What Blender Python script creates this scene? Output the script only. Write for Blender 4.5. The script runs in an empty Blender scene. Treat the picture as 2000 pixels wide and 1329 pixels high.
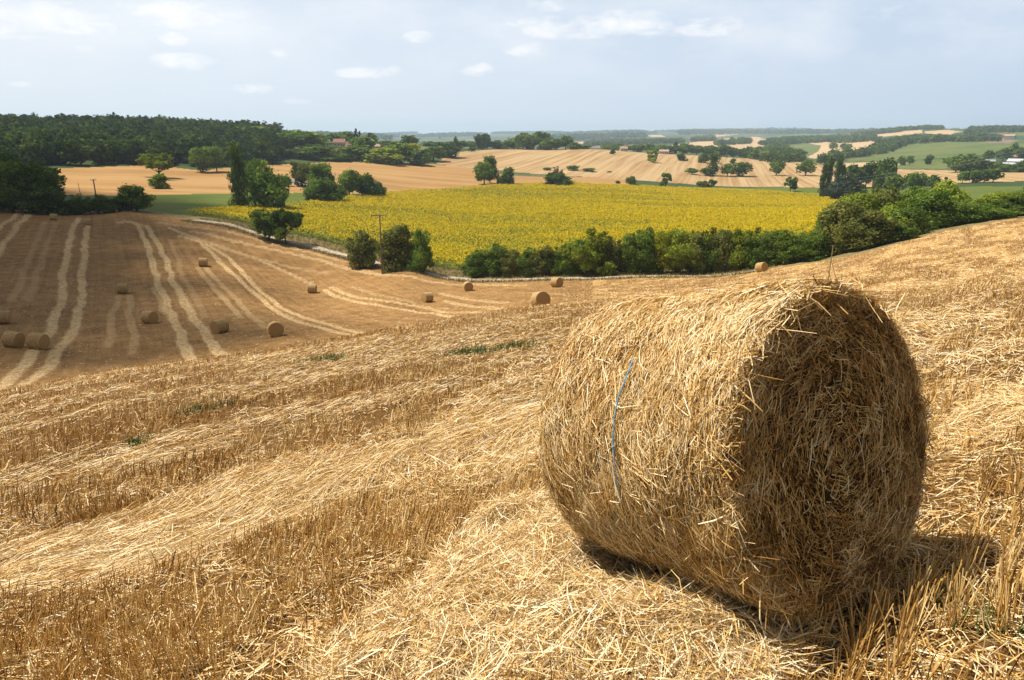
import bpy, math, random
import numpy as np

# ------------------------------------------------------------------ camera, sky, sun, exposure
C = bpy.context.scene.collection
SC = bpy.context.scene
FPX = 1333.333                      # focal length in photograph pixels (24 mm on 36 mm)
PITCH = math.atan((664.5 - 265) / FPX)
cam_d = bpy.data.cameras.new('camera'); cam = bpy.data.objects.new('camera', cam_d); C.objects.link(cam)
cam_d.lens = 24; cam_d.sensor_width = 36; cam_d.clip_start = 0.05; cam_d.clip_end = 60000
cam.location = (0, 0, 0); cam.rotation_euler = (math.pi / 2 - PITCH, 0, 0)
SC.camera = cam

SUN_EL, SUN_AZ = math.radians(61), math.radians(-73)      # azimuth from +Y, negative = to the left
SUN = np.array([math.sin(SUN_AZ) * math.cos(SUN_EL), math.cos(SUN_AZ) * math.cos(SUN_EL), math.sin(SUN_EL)])
sun_d = bpy.data.lights.new('sun', 'SUN'); sun_d.energy = 5.0; sun_d.angle = math.radians(0.53); sun_d.color = (1.0, 0.95, 0.87)
sun = bpy.data.objects.new('sun', sun_d); C.objects.link(sun)
from mathutils import Vector
sun.rotation_euler = Vector(SUN).to_track_quat('Z', 'Y').to_euler()
sun.location = (-60, 20, 90)

W = bpy.data.worlds.new('World'); SC.world = W; W.use_nodes = True
nt = W.node_tree; nt.nodes.clear()
def N(nt, t, **k):
    n = nt.nodes.new(t)
    for a, b in k.items(): setattr(n, a, b)
    return n
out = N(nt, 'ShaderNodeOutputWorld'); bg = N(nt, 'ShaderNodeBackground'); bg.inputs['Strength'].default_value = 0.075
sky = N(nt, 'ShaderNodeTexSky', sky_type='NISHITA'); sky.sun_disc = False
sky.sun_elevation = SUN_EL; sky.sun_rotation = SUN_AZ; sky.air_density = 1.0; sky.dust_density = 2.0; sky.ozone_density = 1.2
tc = N(nt, 'ShaderNodeTexCoord'); sep = N(nt, 'ShaderNodeSeparateXYZ')
nt.links.new(tc.outputs['Generated'], sep.inputs[0])
def MATH(nt, op, a, b=None, clamp=False):
    n = N(nt, 'ShaderNodeMath', operation=op); n.use_clamp = clamp
    for i, v in enumerate((a, b)):
        if v is None: continue
        if isinstance(v, (int, float)): n.inputs[i].default_value = v
        else: nt.links.new(v, n.inputs[i])
    return n.outputs[0]
def MIXC(nt, f, a, b, mode='MIX'):
    n = N(nt, 'ShaderNodeMix', data_type='RGBA', blend_type=mode)
    for s, v in ((0, f), (6, a), (7, b)):
        if isinstance(v, (int, float)): n.inputs[s].default_value = v
        elif isinstance(v, tuple): n.inputs[s].default_value = (*v, 1)
        else: nt.links.new(v, n.inputs[s])
    return n.outputs[2]
def NOISE(nt, vec, scale, detail=4, rough=0.55, dist=0):
    n = N(nt, 'ShaderNodeTexNoise'); n.inputs['Scale'].default_value = scale; n.inputs['Detail'].default_value = detail
    n.inputs['Roughness'].default_value = rough; n.inputs['Distortion'].default_value = dist
    if vec is not None: nt.links.new(vec, n.inputs['Vector'])
    return n.outputs['Fac']
def RAMP(nt, f, stops, interp='LINEAR'):
    n = N(nt, 'ShaderNodeValToRGB'); r = n.color_ramp; r.interpolation = interp
    while len(r.elements) < len(stops): r.elements.new(0.5)
    for e, (p, c) in zip(r.elements, stops):
        e.position = p; e.color = (*c, 1) if isinstance(c, tuple) else (c, c, c, 1)
    nt.links.new(f, n.inputs[0]); return n.outputs[0]
# hazy bright band low down, bluer and darker overhead and behind the viewer; small fair-weather clouds
az_n = MATH(nt, 'ARCTAN2', sep.outputs[0], sep.outputs[1]); el_n = MATH(nt, 'ARCSINE', sep.outputs[2])
comb = N(nt, 'ShaderNodeCombineXYZ'); nt.links.new(az_n, comb.inputs[0]); nt.links.new(MATH(nt, 'MULTIPLY', el_n, 2.2), comb.inputs[1])
CLOUDS = [(50, 30, 165, 42, 1.15), (150, 48, 90, 26, 1.1), (360, 30, 140, 28, 1.1), (340, 76, 34, 14, .95), (370, 122, 95, 18, .85), (545, 100, 22, 14, .5), (495, 174, 46, 11, .85), (580, 198, 28, 6, .7), (715, 143, 75, 12, .75), (765, 140, 36, 13, .75), (818, 72, 38, 13, .9),
          (1030, 96, 54, 17, 1.05), (932, 136, 36, 15, .9), (1100, 55, 170, 24, .95), (1230, 46, 100, 28, 1.1), (1400, 52, 110, 22, .65), (1080, 8, 60, 16, .7), (80, 72, 120, 13, .6), (40, 165, 25, 7, .6), (200, 97, 62, 13, .6), (1720, 20, 110, 20, .3)]
field = None
for u, v, hw, hh, wt in CLOUDS:
    ra, rt = math.atan2((u - 1000) / FPX, math.cos(PITCH) + (664.5 - v) / FPX * math.sin(PITCH)), None
    yy = math.cos(PITCH) + (664.5 - v) / FPX * math.sin(PITCH); zz = -math.sin(PITCH) + (664.5 - v) / FPX * math.cos(PITCH); hy = math.hypot((u - 1000) / FPX, yy); re_ = math.atan2(zz, hy)
    sx, sy = hw / FPX / hy * .95, hh / FPX / hy * .95
    dx = MATH(nt, 'DIVIDE', MATH(nt, 'SUBTRACT', az_n, ra), sx); dy = MATH(nt, 'DIVIDE', MATH(nt, 'SUBTRACT', el_n, re_), sy)
    d = MATH(nt, 'ADD', MATH(nt, 'MULTIPLY', dx, dx), MATH(nt, 'MULTIPLY', dy, dy))
    f = MATH(nt, 'MULTIPLY', MATH(nt, 'SUBTRACT', 1.25, d), wt)
    field = f if field is None else MATH(nt, 'MAXIMUM', field, f)
n1 = NOISE(nt, comb.outputs[0], 20, 7, .62, .3); n0 = NOISE(nt, comb.outputs[0], 6, 4, .55)
cl = MATH(nt, 'ADD', MATH(nt, 'MULTIPLY', field, .42), MATH(nt, 'MULTIPLY', MATH(nt, 'SUBTRACT', n1, .5), 2.3))
veil = MATH(nt, 'MULTIPLY', RAMP(nt, cl, [(0.0, 0.0), (0.5, .55), (1.0, 1.0)]), RAMP(nt, field, [(0.0, 0.0), (0.45, 1.0)]))
thin = MATH(nt, 'MULTIPLY', RAMP(nt, n0, [(.40, 0.), (.68, 1.)]), RAMP(nt, sep.outputs[2], [(.05, 0.), (.12, .42)]))
veil = MATH(nt, 'MAXIMUM', veil, thin)
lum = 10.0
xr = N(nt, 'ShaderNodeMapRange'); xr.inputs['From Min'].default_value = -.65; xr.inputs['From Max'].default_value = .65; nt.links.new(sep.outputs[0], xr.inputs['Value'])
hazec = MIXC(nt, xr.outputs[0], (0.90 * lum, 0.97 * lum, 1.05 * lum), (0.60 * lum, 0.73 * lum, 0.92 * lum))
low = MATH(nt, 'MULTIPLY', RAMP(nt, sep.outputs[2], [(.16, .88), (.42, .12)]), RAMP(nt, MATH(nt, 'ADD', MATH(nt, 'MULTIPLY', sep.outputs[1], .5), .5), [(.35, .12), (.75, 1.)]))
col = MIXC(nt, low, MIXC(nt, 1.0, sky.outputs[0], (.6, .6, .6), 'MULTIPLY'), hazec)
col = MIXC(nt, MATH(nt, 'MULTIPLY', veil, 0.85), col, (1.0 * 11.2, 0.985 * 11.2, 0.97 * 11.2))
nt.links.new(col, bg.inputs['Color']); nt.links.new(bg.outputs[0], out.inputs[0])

SC.view_settings.view_transform = 'Standard'; SC.view_settings.look = 'None'
SC.view_settings.exposure = 0.45; SC.view_settings.gamma = 1
SC.cycles.max_bounces = 6; SC.cycles.diffuse_bounces = 2; SC.cycles.volume_bounces = 1; SC.cycles.transparent_max_bounces = 8
SC.cycles.use_denoising = True; SC.cycles.denoiser = 'OPENIMAGEDENOISE'; SC.cycles.denoising_input_passes = 'RGB_ALBEDO_NORMAL'; SC.cycles.denoising_prefilter = 'ACCURATE'

# ------------------------------------------------------------------ helpers
rng = np.random.default_rng(7); random.seed(7)
def ray(u, v):
    xc = (np.asarray(u, float) - 1000) / FPX; yc = (664.5 - np.asarray(v, float)) / FPX
    cp, sp = math.cos(PITCH), math.sin(PITCH)
    x, y, z = xc, cp + yc * sp, -sp + yc * cp
    return np.arctan2(x, y), z / np.hypot(x, y)
def pix(x, y, z):
    cp, sp = math.cos(PITCH), math.sin(PITCH)
    d = y * cp - z * sp; up = y * sp + z * cp
    d = np.where(d < 1e-3, 1e-3, d)
    return 1000 + FPX * x / d, 664.5 - FPX * up / d
def _hash(i, j, s):
    h = (i * 374761393 + j * 668265263 + s * 1442695041) & 0xFFFFFFFF
    h = ((h ^ (h >> 13)) * 1274126177) & 0xFFFFFFFF
    return ((h ^ (h >> 16)) & 0xFFFFFF) / float(0xFFFFFF)
def vnoise(x, y, s=0):
    x = np.asarray(x, float); y = np.asarray(y, float)
    i = np.floor(x).astype(np.int64); j = np.floor(y).astype(np.int64); fx = x - i; fy = y - j
    fx = fx * fx * (3 - 2 * fx); fy = fy * fy * (3 - 2 * fy)
    a, b, c, d = _hash(i, j, s), _hash(i + 1, j, s), _hash(i, j + 1, s), _hash(i + 1, j + 1, s)
    return (a * (1 - fx) + b * fx) * (1 - fy) + (c * (1 - fx) + d * fx) * fy
def fbm(x, y, s=0, o=4):
    v = 0; a = 0.5; n = 0
    for k in range(o):
        v = v + a * vnoise(x * 2 ** k, y * 2 ** k, s + k); n += a; a *= 0.5
    return v / n
def inpoly(x, y, poly):
    x = np.asarray(x); y = np.asarray(y); r = np.zeros(x.shape, bool); n = len(poly)
    for k in range(n):
        x0, y0 = poly[k]; x1, y1 = poly[(k + 1) % n]
        if y0 == y1: continue
        c = ((y0 > y) != (y1 > y)) & (x < (x1 - x0) * (y - y0) / (y1 - y0) + x0)
        r ^= c
    return r
def segdist(x, y, line):
    d = np.full(np.shape(x), 1e9)
    for (x0, y0), (x1, y1) in zip(line[:-1], line[1:]):
        dx, dy = x1 - x0, y1 - y0; L = dx * dx + dy * dy + 1e-12
        t = np.clip(((x - x0) * dx + (y - y0) * dy) / L, 0, 1)
        d = np.minimum(d, np.hypot(x - x0 - t * dx, y - y0 - t * dy))
    return d
def sstep(a, b, x):
    t = np.clip((x - a) / (b - a), 0, 1); return t * t * (3 - 2 * t)
def mkmesh(name, V, Q, attrs=None, mats=(), smooth=False, mi=None, T=None):
    """V (n,3), Q (m,4) quads and/or T (k,3) triangles"""
    V = np.ascontiguousarray(V, np.float32); Q = np.zeros((0, 4), np.int32) if Q is None else np.ascontiguousarray(Q, np.int32)
    T = np.zeros((0, 3), np.int32) if T is None else np.ascontiguousarray(T, np.int32)
    me = bpy.data.meshes.new(name); me.vertices.add(len(V)); me.vertices.foreach_set('co', V.ravel())
    li = np.concatenate([Q.ravel(), T.ravel()]); me.loops.add(len(li)); me.loops.foreach_set('vertex_index', li)
    np_ = len(Q) + len(T); me.polygons.add(np_)
    st = np.concatenate([np.arange(len(Q)) * 4, len(Q) * 4 + np.arange(len(T)) * 3]).astype(np.int32)
    me.polygons.foreach_set('loop_start', st)
    if smooth: me.polygons.foreach_set('use_smooth', np.ones(np_, bool))
    else: me.polygons.foreach_set('use_smooth', np.zeros(np_, bool))
    if mi is not None: me.polygons.foreach_set('material_index', np.ascontiguousarray(mi, np.int32))
    for m in mats: me.materials.append(m)
    for k, a in (attrs or {}).items():
        at = me.attributes.new(k, 'FLOAT', 'POINT'); at.data.foreach_set('value', np.ascontiguousarray(a, np.float32))
    me.update(calc_edges=True)
    return me
def link(name, me, parent=None, loc=None):
    o = bpy.data.objects.new(name, me); C.objects.link(o)
    if parent is not None: o.parent = parent
    if loc is not None: o.location = loc
    return o
def tag(o, label=None, cat=None, group=None, kind=None):
    if label: o['label'] = label
    if cat: o['category'] = cat
    if group: o['group'] = group
    if kind: o['kind'] = kind
    return o
class MB:
    """collects simple shapes, builds one mesh"""
    def __init__(s): s.V = []; s.Q = []; s.T = []; s.n = 0
    def add(s, V, Q=None, T=None):
        V = np.asarray(V, float)
        if Q is not None and len(Q): s.Q.append(np.asarray(Q) + s.n)
        if T is not None and len(T): s.T.append(np.asarray(T) + s.n)
        s.V.append(V); s.n += len(V)
    def box(s, c, d, rz=0):
        x, y, z = np.array(d) / 2
        V = np.array([(a * x, b * y, e * z) for e in (-1, 1) for a, b in ((-1, -1), (1, -1), (1, 1), (-1, 1))])
        cr, sr = math.cos(rz), math.sin(rz)
        V = np.c_[V[:, 0] * cr - V[:, 1] * sr, V[:, 0] * sr + V[:, 1] * cr, V[:, 2]] + np.array(c)
        s.add(V, [(0, 3, 2, 1), (4, 5, 6, 7), (0, 1, 5, 4), (1, 2, 6, 5), (2, 3, 7, 6), (3, 0, 4, 7)])
    def tube(s, pts, rads, n=8):
        pts = np.asarray(pts, float); V = []
        for k, p in enumerate(pts):
            d = pts[min(k + 1, len(pts) - 1)] - pts[max(k - 1, 0)]; d = d / np.linalg.norm(d)
            a = np.cross(d, (0.3, 0.9, 0.1) if abs(d[2]) > 0.7 else (0, 0, 1)); a /= np.linalg.norm(a); b = np.cross(d, a)
            th = np.arange(n) * 2 * math.pi / n
            V.append(p + rads[k] * (np.cos(th)[:, None] * a + np.sin(th)[:, None] * b))
        V = np.concatenate(V + [pts[[0]], pts[[-1]]]); Q = []; T = []
        for k in range(len(pts) - 1):
            for i in range(n):
                j = (i + 1) % n; Q.append((k * n + i, k * n + j, (k + 1) * n + j, (k + 1) * n + i))
        e = len(pts) * n; l = (len(pts) - 1) * n
        for i in range(n):
            j = (i + 1) % n; T.append((e, j, i)); T.append((e + 1, l + i, l + j))
        s.add(V, Q, T)
    def mesh(s, name, mats=(), smooth=False):
        return mkmesh(name, np.concatenate(s.V), np.concatenate(s.Q) if s.Q else None, None, mats, smooth, None, np.concatenate(s.T) if s.T else None)

# ------------------------------------------------------------------ materials
def mat(name):
    m = bpy.data.materials.new(name); m.use_nodes = True; t = m.node_tree
    b = t.nodes['Principled BSDF']; b.inputs['Roughness'].default_value = 0.85; b.inputs['Specular IOR Level'].default_value = 0.04
    return m, t, b
def ATTR(t, name):
    n = N(t, 'ShaderNodeAttribute'); n.attribute_name = name; return n.outputs['Fac']
def POS(t):
    return N(t, 'ShaderNodeNewGeometry').outputs['Position']
def MAP(t, vec, scale=(1, 1, 1), rot=0.0):
    n = N(t, 'ShaderNodeMapping'); n.inputs['Scale'].default_value = scale; n.inputs['Rotation'].default_value = (0, 0, rot)
    t.links.new(vec, n.inputs['Vector']); return n.outputs[0]
def BUMP(t, b, h, dist, strength=0.6):
    n = N(t, 'ShaderNodeBump'); n.inputs['Distance'].default_value = dist; n.inputs['Strength'].default_value = strength
    t.links.new(h, n.inputs['Height']); t.links.new(n.outputs[0], b.inputs['Normal'])
# ------------------------------------------------------------------ terrain
EYE = 1.55
def plane_q(az): return -0.27 * (-0.556 * np.sin(az) + 0.831 * np.cos(az))
ctl = []                                   # (azimuth, distance, slope from the viewer's feet)
for a in (-62, -40, -20, 0, 20, 40, 62):
    a = math.radians(a)
    for r in (0.5, 1.2, 3, 6, 10): ctl.append((a, r, float(plane_q(a))))
PX = [  # (column, row, distance in metres): sight lines measured in the photograph
 (0,776,42),(0,795,46),(0,771,53),(0,682,70),(0,632,84),(0,560,108),(0,480,145),(0,412,190),(0,414,205),(0,395,250),(0,345,330),(0,325,400),(0,270,600),(0,257,720),
 (250,726,43),(250,738,49),(250,722,57),(250,645,76),(250,573,104),(250,500,130),(250,440,163),(250,411,186),(250,413,205),(250,386,260),(250,350,320),(250,325,400),(250,270,600),(250,258,720),
 (450,699,42),(450,706,48),(450,690,56),(450,650,68),(450,560,102),(450,480,138),(450,440,158),(450,424,180),(450,405,220),(450,378,270),(450,325,400),(450,280,560),(450,268,700),
 (620,672,43),(620,680,50),(600,655,60),(610,572,106),(610,500,133),(620,475,146),(620,420,205),(620,390,260),(620,350,330),(620,318,450),(640,285,600),(640,276,700),
 (800,638,44),(800,646,52),(800,632,64),(834,590,90),(800,540,108),(800,520,122),(800,450,180),(800,400,260),(800,375,330),(800,345,400),(800,320,500),(800,295,620),(800,283,750),
 (1000,606,44),(1000,612,52),(1000,605,61),(1000,580,84),(1000,548,106),(1000,520,125),(1000,430,215),(1000,362,390),(1000,345,460),(1000,320,560),(1000,292,720),(1000,293,900),
 (1160,588,45),(1160,592,53),(1160,580,66),(1160,548,102),(1160,520,120),(1160,430,215),(1160,363,410),(1160,346,490),(1160,320,590),(1160,291,740),(1160,300,1000),(1160,288,1800),(1160,276,3000),(1160,264,6000),(1160,262,7500),
 (1400,610,30),(1400,580,48),(1400,560,75),(1400,538,106),(1400,515,122),(1400,430,225),(1400,374,430),(1400,365,480),(1400,345,580),(1400,305,800),(1400,308,950),(1400,287,1500),(1400,275,2500),(1400,262,5000),(1400,259,7500),
 (1600,640,18),(1600,560,46),(1600,530,75),(1600,505,106),(1600,485,122),(1600,430,220),(1600,388,400),(1600,365,480),(1600,340,640),(1600,322,800),(1600,305,1200),(1600,288,1700),(1600,272,2500),(1600,262,5000),(1600,257,7500),
 (1800,640,15),(1800,560,36),(1800,500,72),(1800,460,112),(1800,448,130),(1800,415,220),(1800,380,420),(1800,355,520),(1800,330,720),(1800,302,1100),(1800,281,1500),(1800,262,2300),(1800,251,3000),(1800,262,3800),(1800,256,6000),(1800,257,7500),
 (2000,800,7),(2000,660,12),(2000,560,29),(2000,480,75),(2000,430,120),(2000,420,140),(2000,400,220),(2000,375,420),(2000,352,520),(2000,330,720),(2000,305,1050),(2000,285,1400),(2000,262,2200),(2000,252,2800),(2000,262,3800),(2000,256,6000),(2000,257,7500),
 (0,266,1000),(0,264,2500),(0,265,7500),(250,267,1000),(250,264,2500),(250,265,7500),(450,272,1000),(450,268,3000),(450,266,7500),(640,275,1100),(640,271,3000),(640,268,7500),(900,300,620),(900,290,750),(900,294,1000),(900,285,2000),(900,275,3500),(900,267,6000),(900,266,7500),
]
for u, v, r in PX:
    a, t = ray(u, v); ctl.append((float(a), r, float(t) + EYE / r))
    if u in (0, 2000):
        ctl.append((float(a) + (0.25 if u else -0.25), r, float(t) + EYE / r))
        ctl.append((float(a) + (0.7 if u else -0.7), r, float(t) + EYE / r))
ctl = np.array(ctl)
def _feat(a, s): return np.stack([a * 4.0, s], -1)
_P = _feat(ctl[:, 0], np.log(ctl[:, 1]))
def _k(d2): return 0.5 * d2 * np.log(d2 + 1e-12)
_n = len(_P); _A = np.zeros((_n + 3, _n + 3))
_A[:_n, :_n] = _k(((_P[:, None] - _P[None]) ** 2).sum(-1)) + 2e-4 * np.eye(_n)
_A[:_n, _n] = 1; _A[:_n, _n + 1:] = _P; _A[_n:, :_n] = _A[:_n, _n:].T
_w = np.linalg.solve(_A, np.concatenate([ctl[:, 2], np.zeros(3)]))
def slope_q(a, s):
    f = _feat(np.clip(a, -1.15, 1.15), s); sh = f.shape[:-1]; f = f.reshape(-1, 2); o = np.empty(len(f))
    for i in range(0, len(f), 60000):
        g = f[i:i + 60000]
        o[i:i + 60000] = _k(((g[:, None] - _P[None]) ** 2).sum(-1)) @ _w[:_n] + _w[_n] + g @ _w[_n + 1:]
    return o.reshape(sh)
# polar grid: fine inside the sector the photograph could see, coarse behind
HALF = math.radians(60); DAZ = math.radians(0.07)
NF = int(2 * HALF / DAZ); DAZ = 2 * HALF / NF
az_f = -HALF + DAZ * np.arange(NF + 1)
az_b = np.linspace(HALF, 2 * math.pi - HALF, 70)[1:-1]
AZ = np.concatenate([az_f, az_b]); NA = len(AZ)
R0, R1, NR = 0.4, 9000.0, 860
LS = np.linspace(math.log(R0), math.log(R1), NR); DS = LS[1] - LS[0]; RR = np.exp(LS)
# evaluate on a coarser lattice, then interpolate (the surface is smooth)
_ca = np.linspace(-1.15, 1.15, 240); _cs = np.linspace(LS[0], LS[-1], 330)
_cq = slope_q(*np.meshgrid(_ca, _cs, indexing='ij'))
def q_at(a, s):
    a = np.where(a > math.pi, a - 2 * math.pi, a)
    ia = np.clip((a - _ca[0]) / (_ca[1] - _ca[0]), 0, len(_ca) - 1.001); js = np.clip((s - _cs[0]) / (_cs[1] - _cs[0]), 0, len(_cs) - 1.001)
    i = ia.astype(int); j = js.astype(int); fa = ia - i; fs = js - j
    q = (_cq[i, j] * (1 - fa) + _cq[i + 1, j] * fa) * (1 - fs) + (_cq[i, j + 1] * (1 - fa) + _cq[i + 1, j + 1] * fa) * fs
    # behind the viewer both ends meet
    back = np.abs(a) > 1.15
    w = np.clip((math.pi - np.abs(a)) / (math.pi - 1.15), 0, 1)
    return np.where(back, q * w + np.interp(s, _cs, 0.5 * (_cq[0] + _cq[-1])) * (1 - w), q)
GA, GS = np.meshgrid(AZ, LS, indexing='ij'); GR = np.exp(GS)
GX = GR * np.sin(GA); GY = GR * np.cos(GA)
GZ0 = -EYE + GR * q_at(GA, GS)
GZ0 += sstep(4200, 6800, GR) * (fbm(GX / 900 + 7, GY / 2500, 25, 4) - .5) * 75 + sstep(1100, 1700, GR) * (1 - sstep(4200, 6800, GR)) * (fbm(GX / 260, GY / 420, 26, 4) - .5) * 16
PU, PV = pix(GX, GY, GZ0)                  # where each ground vertex falls in the photograph

def col_of(a): return np.clip((a + HALF) / DAZ, 0, NF - 1e-6)
def ground(x, y, Z=None):
    Z = GZ if Z is None else Z
    x = np.asarray(x, float); y = np.asarray(y, float)
    ia = col_of(np.arctan2(x, y)); js = np.clip((np.log(np.hypot(x, y) + 1e-9) - LS[0]) / DS, 0, NR - 1.001)
    i = ia.astype(int); j = js.astype(int); fa = ia - i; fs = js - j
    return (Z[i, j] * (1 - fa) + Z[i + 1, j] * fa) * (1 - fs) + (Z[i, j + 1] * (1 - fa) + Z[i + 1, j + 1] * fa) * fs
def hit(u, v, rmin=0.6, rmax=1e9, Z=None):
    """first ground point on the sight line through photograph pixel (u, v)"""
    Z = GZ0 if Z is None else Z
    a, t = ray(u, v); i = int(round(float(col_of(a)))); tt = Z[i] / RR
    k = np.where((tt >= t) & (RR >= rmin) & (RR <= rmax))[0]
    if len(k) == 0:
        sel = np.where((RR >= rmin) & (RR <= rmax))[0]; j = sel[np.argmax(tt[sel])]; r = RR[j]
    else:
        j = k[0]; r = RR[j]
        if j > 0 and tt[j - 1] < t and RR[j - 1] >= rmin:
            f = (t - tt[j - 1]) / (tt[j] - tt[j - 1] + 1e-12); r = math.exp(LS[j - 1] + f * DS)
    a = float(a); x, y = r * math.sin(a), r * math.cos(a)
    return x, y, float(ground(x, y, Z)), r
def spot(u, r):
    """ground point in photograph column u at distance r"""
    a, _ = ray(u, 400); a = float(a)
    for _i in range(4):
        x, y = r * math.sin(a), r * math.cos(a); z = float(ground(x, y, GZ0)); uu, vv = pix(x, y, z)
        a += (u - float(uu)) / FPX / (1 + ((u - 1000) / FPX) ** 2)
    x, y = r * math.sin(a), r * math.cos(a)
    return x, y, float(ground(x, y)), r
def line_px(pts, rmin, rmax=1e9): return [hit(u, v, rmin, rmax)[:2] for u, v in pts]
# ------------------------------------------------------------------ near-field relief and lying-straw mask
def px_poly(pts, rmax=60): return [hit(u, v, 0.6, rmax)[:2] for u, v in pts]
SW_D = np.array(hit(900, 840)[:2]) - np.array(hit(60, 1150)[:2]); SW_D /= np.linalg.norm(SW_D)      # direction the swaths lie in
SW_N = np.array([-SW_D[1], SW_D[0]])
POLY_A = px_poly([(-60, 1085), (120, 1045), (300, 985), (470, 925), (640, 885), (850, 800), (930, 765), (1060, 690), (1120, 800), (1075, 900), (1000, 930), (800, 965), (620, 1010), (450, 1080), (300, 1140), (-60, 1205)])
POLY_S = px_poly([(670, 885), (690, 835), (760, 800), (850, 785), (868, 830), (800, 872)])
POLY_B = px_poly([(850, 1400), (640, 1400), (620, 1290), (760, 1215), (860, 1130), (900, 1065), (1000, 1010), (1090, 990), (1250, 1080), (1420, 1190), (1560, 1270), (1500, 1400)])
POLY_C = px_poly([(-40, 930), (200, 895), (430, 845), (510, 850), (300, 920), (100, 960), (-40, 990)])
POLY_D = px_poly([(440, 712), (700, 664), (1010, 640), (1000, 690), (700, 735), (480, 750)], 43)
POLY_E = px_poly([(1815, 900), (1840, 815), (2060, 715), (2060, 830), (1930, 880)])
def lying(x, y):
    x = np.asarray(x, float); y = np.asarray(y, float); r = np.hypot(x, y)
    jx = x + (fbm(x * 2.2, y * 2.2, 11) - .5) * 0.5 * np.minimum(1, r / 6); jy = y + (fbm(x * 2.2, y * 2.2, 12) - .5) * 0.5 * np.minimum(1, r / 6)
    m = np.zeros(x.shape)
    for P, w in ((POLY_A, 1), (POLY_B, 1), (POLY_C, .85), (POLY_D, .8), (POLY_E, .9)): m = np.maximum(m, w * inpoly(jx, jy, P))
    m = np.where(inpoly(jx, jy, POLY_S), 0.0, m)
    al = x * SW_D[0] + y * SW_D[1]; ac = x * SW_N[0] + y * SW_N[1]
    st = fbm(al * 0.22 + 3, ac * 0.75, 21, 4)
    far = sstep(6, 11, r) * (1 - sstep(42, 48, r) * (np.arctan2(x, y) < .12))
    return np.maximum(m, far * sstep(0.44, 0.60, st) * 0.95)
_B0 = np.mean(POLY_B, axis=0)
_mnd = [hit(u, v)[:2] + (h, s) for u, v, h, s in ((1000, 1040, .10, .35), (1130, 1120, .08, .3), (1020, 1150, .09, .3), (900, 1240, .06, .3), (1150, 1250, .10, .35), (1300, 1260, .08, .3), (1040, 1300, .07, .3), (1430, 1290, .05, .25), (760, 1290, .04, .25))]
def relief(x, y):
    r = np.hypot(x, y); f = 1 - sstep(30, 60, r)
    al = x * SW_D[0] + y * SW_D[1]; ac = x * SW_N[0] + y * SW_N[1]
    z = (fbm(al * 0.5, ac * 1.3, 31, 4) - .5) * 0.16 * sstep(1.5, 6, r) + (fbm(x * 3, y * 3, 32, 3) - .5) * 0.10 + (fbm(x * 7, y * 7, 33, 2) - .5) * 0.05
    for mx, my, h, s in _mnd: z = z + h * np.exp(-((x - mx) ** 2 + (y - my) ** 2) / s ** 2)
    return z * f
# the bale stands here (fitted to the photograph); the ground under it is pressed flat
B_R, B_L = 0.68, 1.12
B_AZ, B_D, B_Z, B_YAW, B_TILT = math.radians(27.8), 2.75, -1.182, math.radians(33.8), math.radians(15.1)
B_C = np.array([math.sin(B_AZ) * B_D, math.cos(B_AZ) * B_D, B_Z])
B_A = np.array([-math.sin(B_YAW) * math.cos(B_TILT), math.cos(B_YAW) * math.cos(B_TILT), -math.sin(B_TILT)])
B_E1 = np.cross(B_A, (0, 0, 1)); B_E1 /= np.linalg.norm(B_E1); B_E2 = np.cross(B_E1, B_A)
_near = GR < 70
GREL = np.zeros_like(GR); GREL[_near] = relief(GX[_near], GY[_near])
_s = (GX - B_C[0]) * B_A[0] + (GY - B_C[1]) * B_A[1]; _s /= math.cos(B_TILT) ** 2
_c = (GX - B_C[0]) * B_E1[0] + (GY - B_C[1]) * B_E1[1]
_in = (1 - sstep(0.35, 0.75, np.abs(_c))) * (1 - sstep(0.6, 1.0, np.abs(_s - B_L / 2)))
_under = B_C[2] + B_A[2] * _s - B_R * B_E2[2] + 0.065
GZ = (GZ0 + GREL) * (1 - _in) + np.minimum(GZ0 + GREL, _under) * _in

# ------------------------------------------------------------------ fields: which crop grows where
TRACK_PX = [(-160, 411), (0, 411), (120, 413), (210, 414), (300, 420), (380, 430), (440, 441), (500, 455), (600, 478), (690, 502), (745, 519), (800, 531), (860, 540), (930, 546), (1000, 548),
            (1100, 547), (1250, 542), (1400, 533), (1500, 525), (1600, 512), (1690, 497), (1740, 482), (1800, 462), (1900, 442), (2000, 428), (2160, 420)]
TRACK = []
for u, v in TRACK_PX:
    x, y, z, r = hit(min(max(u, -150), 2150), v, 88); TRACK.append((x, y))
_ta = np.array([math.atan2(x, y) for x, y in TRACK]); _tr = np.array([math.hypot(x, y) for x, y in TRACK])
_o = np.argsort(_ta); _ta, _tr = _ta[_o], _tr[_o]
# light smoothing
for _ in range(2): _tr[1:-1] = 0.25 * _tr[:-2] + 0.5 * _tr[1:-1] + 0.25 * _tr[2:]
def track_r(a): return np.interp(a, _ta, _tr)
SUNPX = [(300, 428), (400, 418), (520, 409), (610, 400), (690, 388), (760, 380), (900, 371), (1000, 364), (1100, 361), (1300, 369), (1500, 377), (1640, 387), (1700, 395), (1720, 520), (1500, 560), (1000, 570), (760, 560), (600, 500), (430, 450)]
Aw = np.where(GA > math.pi, GA - 2 * math.pi, GA)
RB = track_r(Aw)
_PXn = PU + (fbm(GX / 25, GY / 25, 5) - .5) * 6; _PVn = PV + (fbm(GX / 25, GY / 25, 6) - .5) * 2
zone = np.full(GR.shape, 9)                 # farmland
def setz(z, poly, r0, r1, only=None):
    m = (GR > r0) & (GR < r1); 
    mm = np.zeros_like(m); mm[m] = inpoly(_PXn[m], _PVn[m], poly); zone[mm] = z
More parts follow.
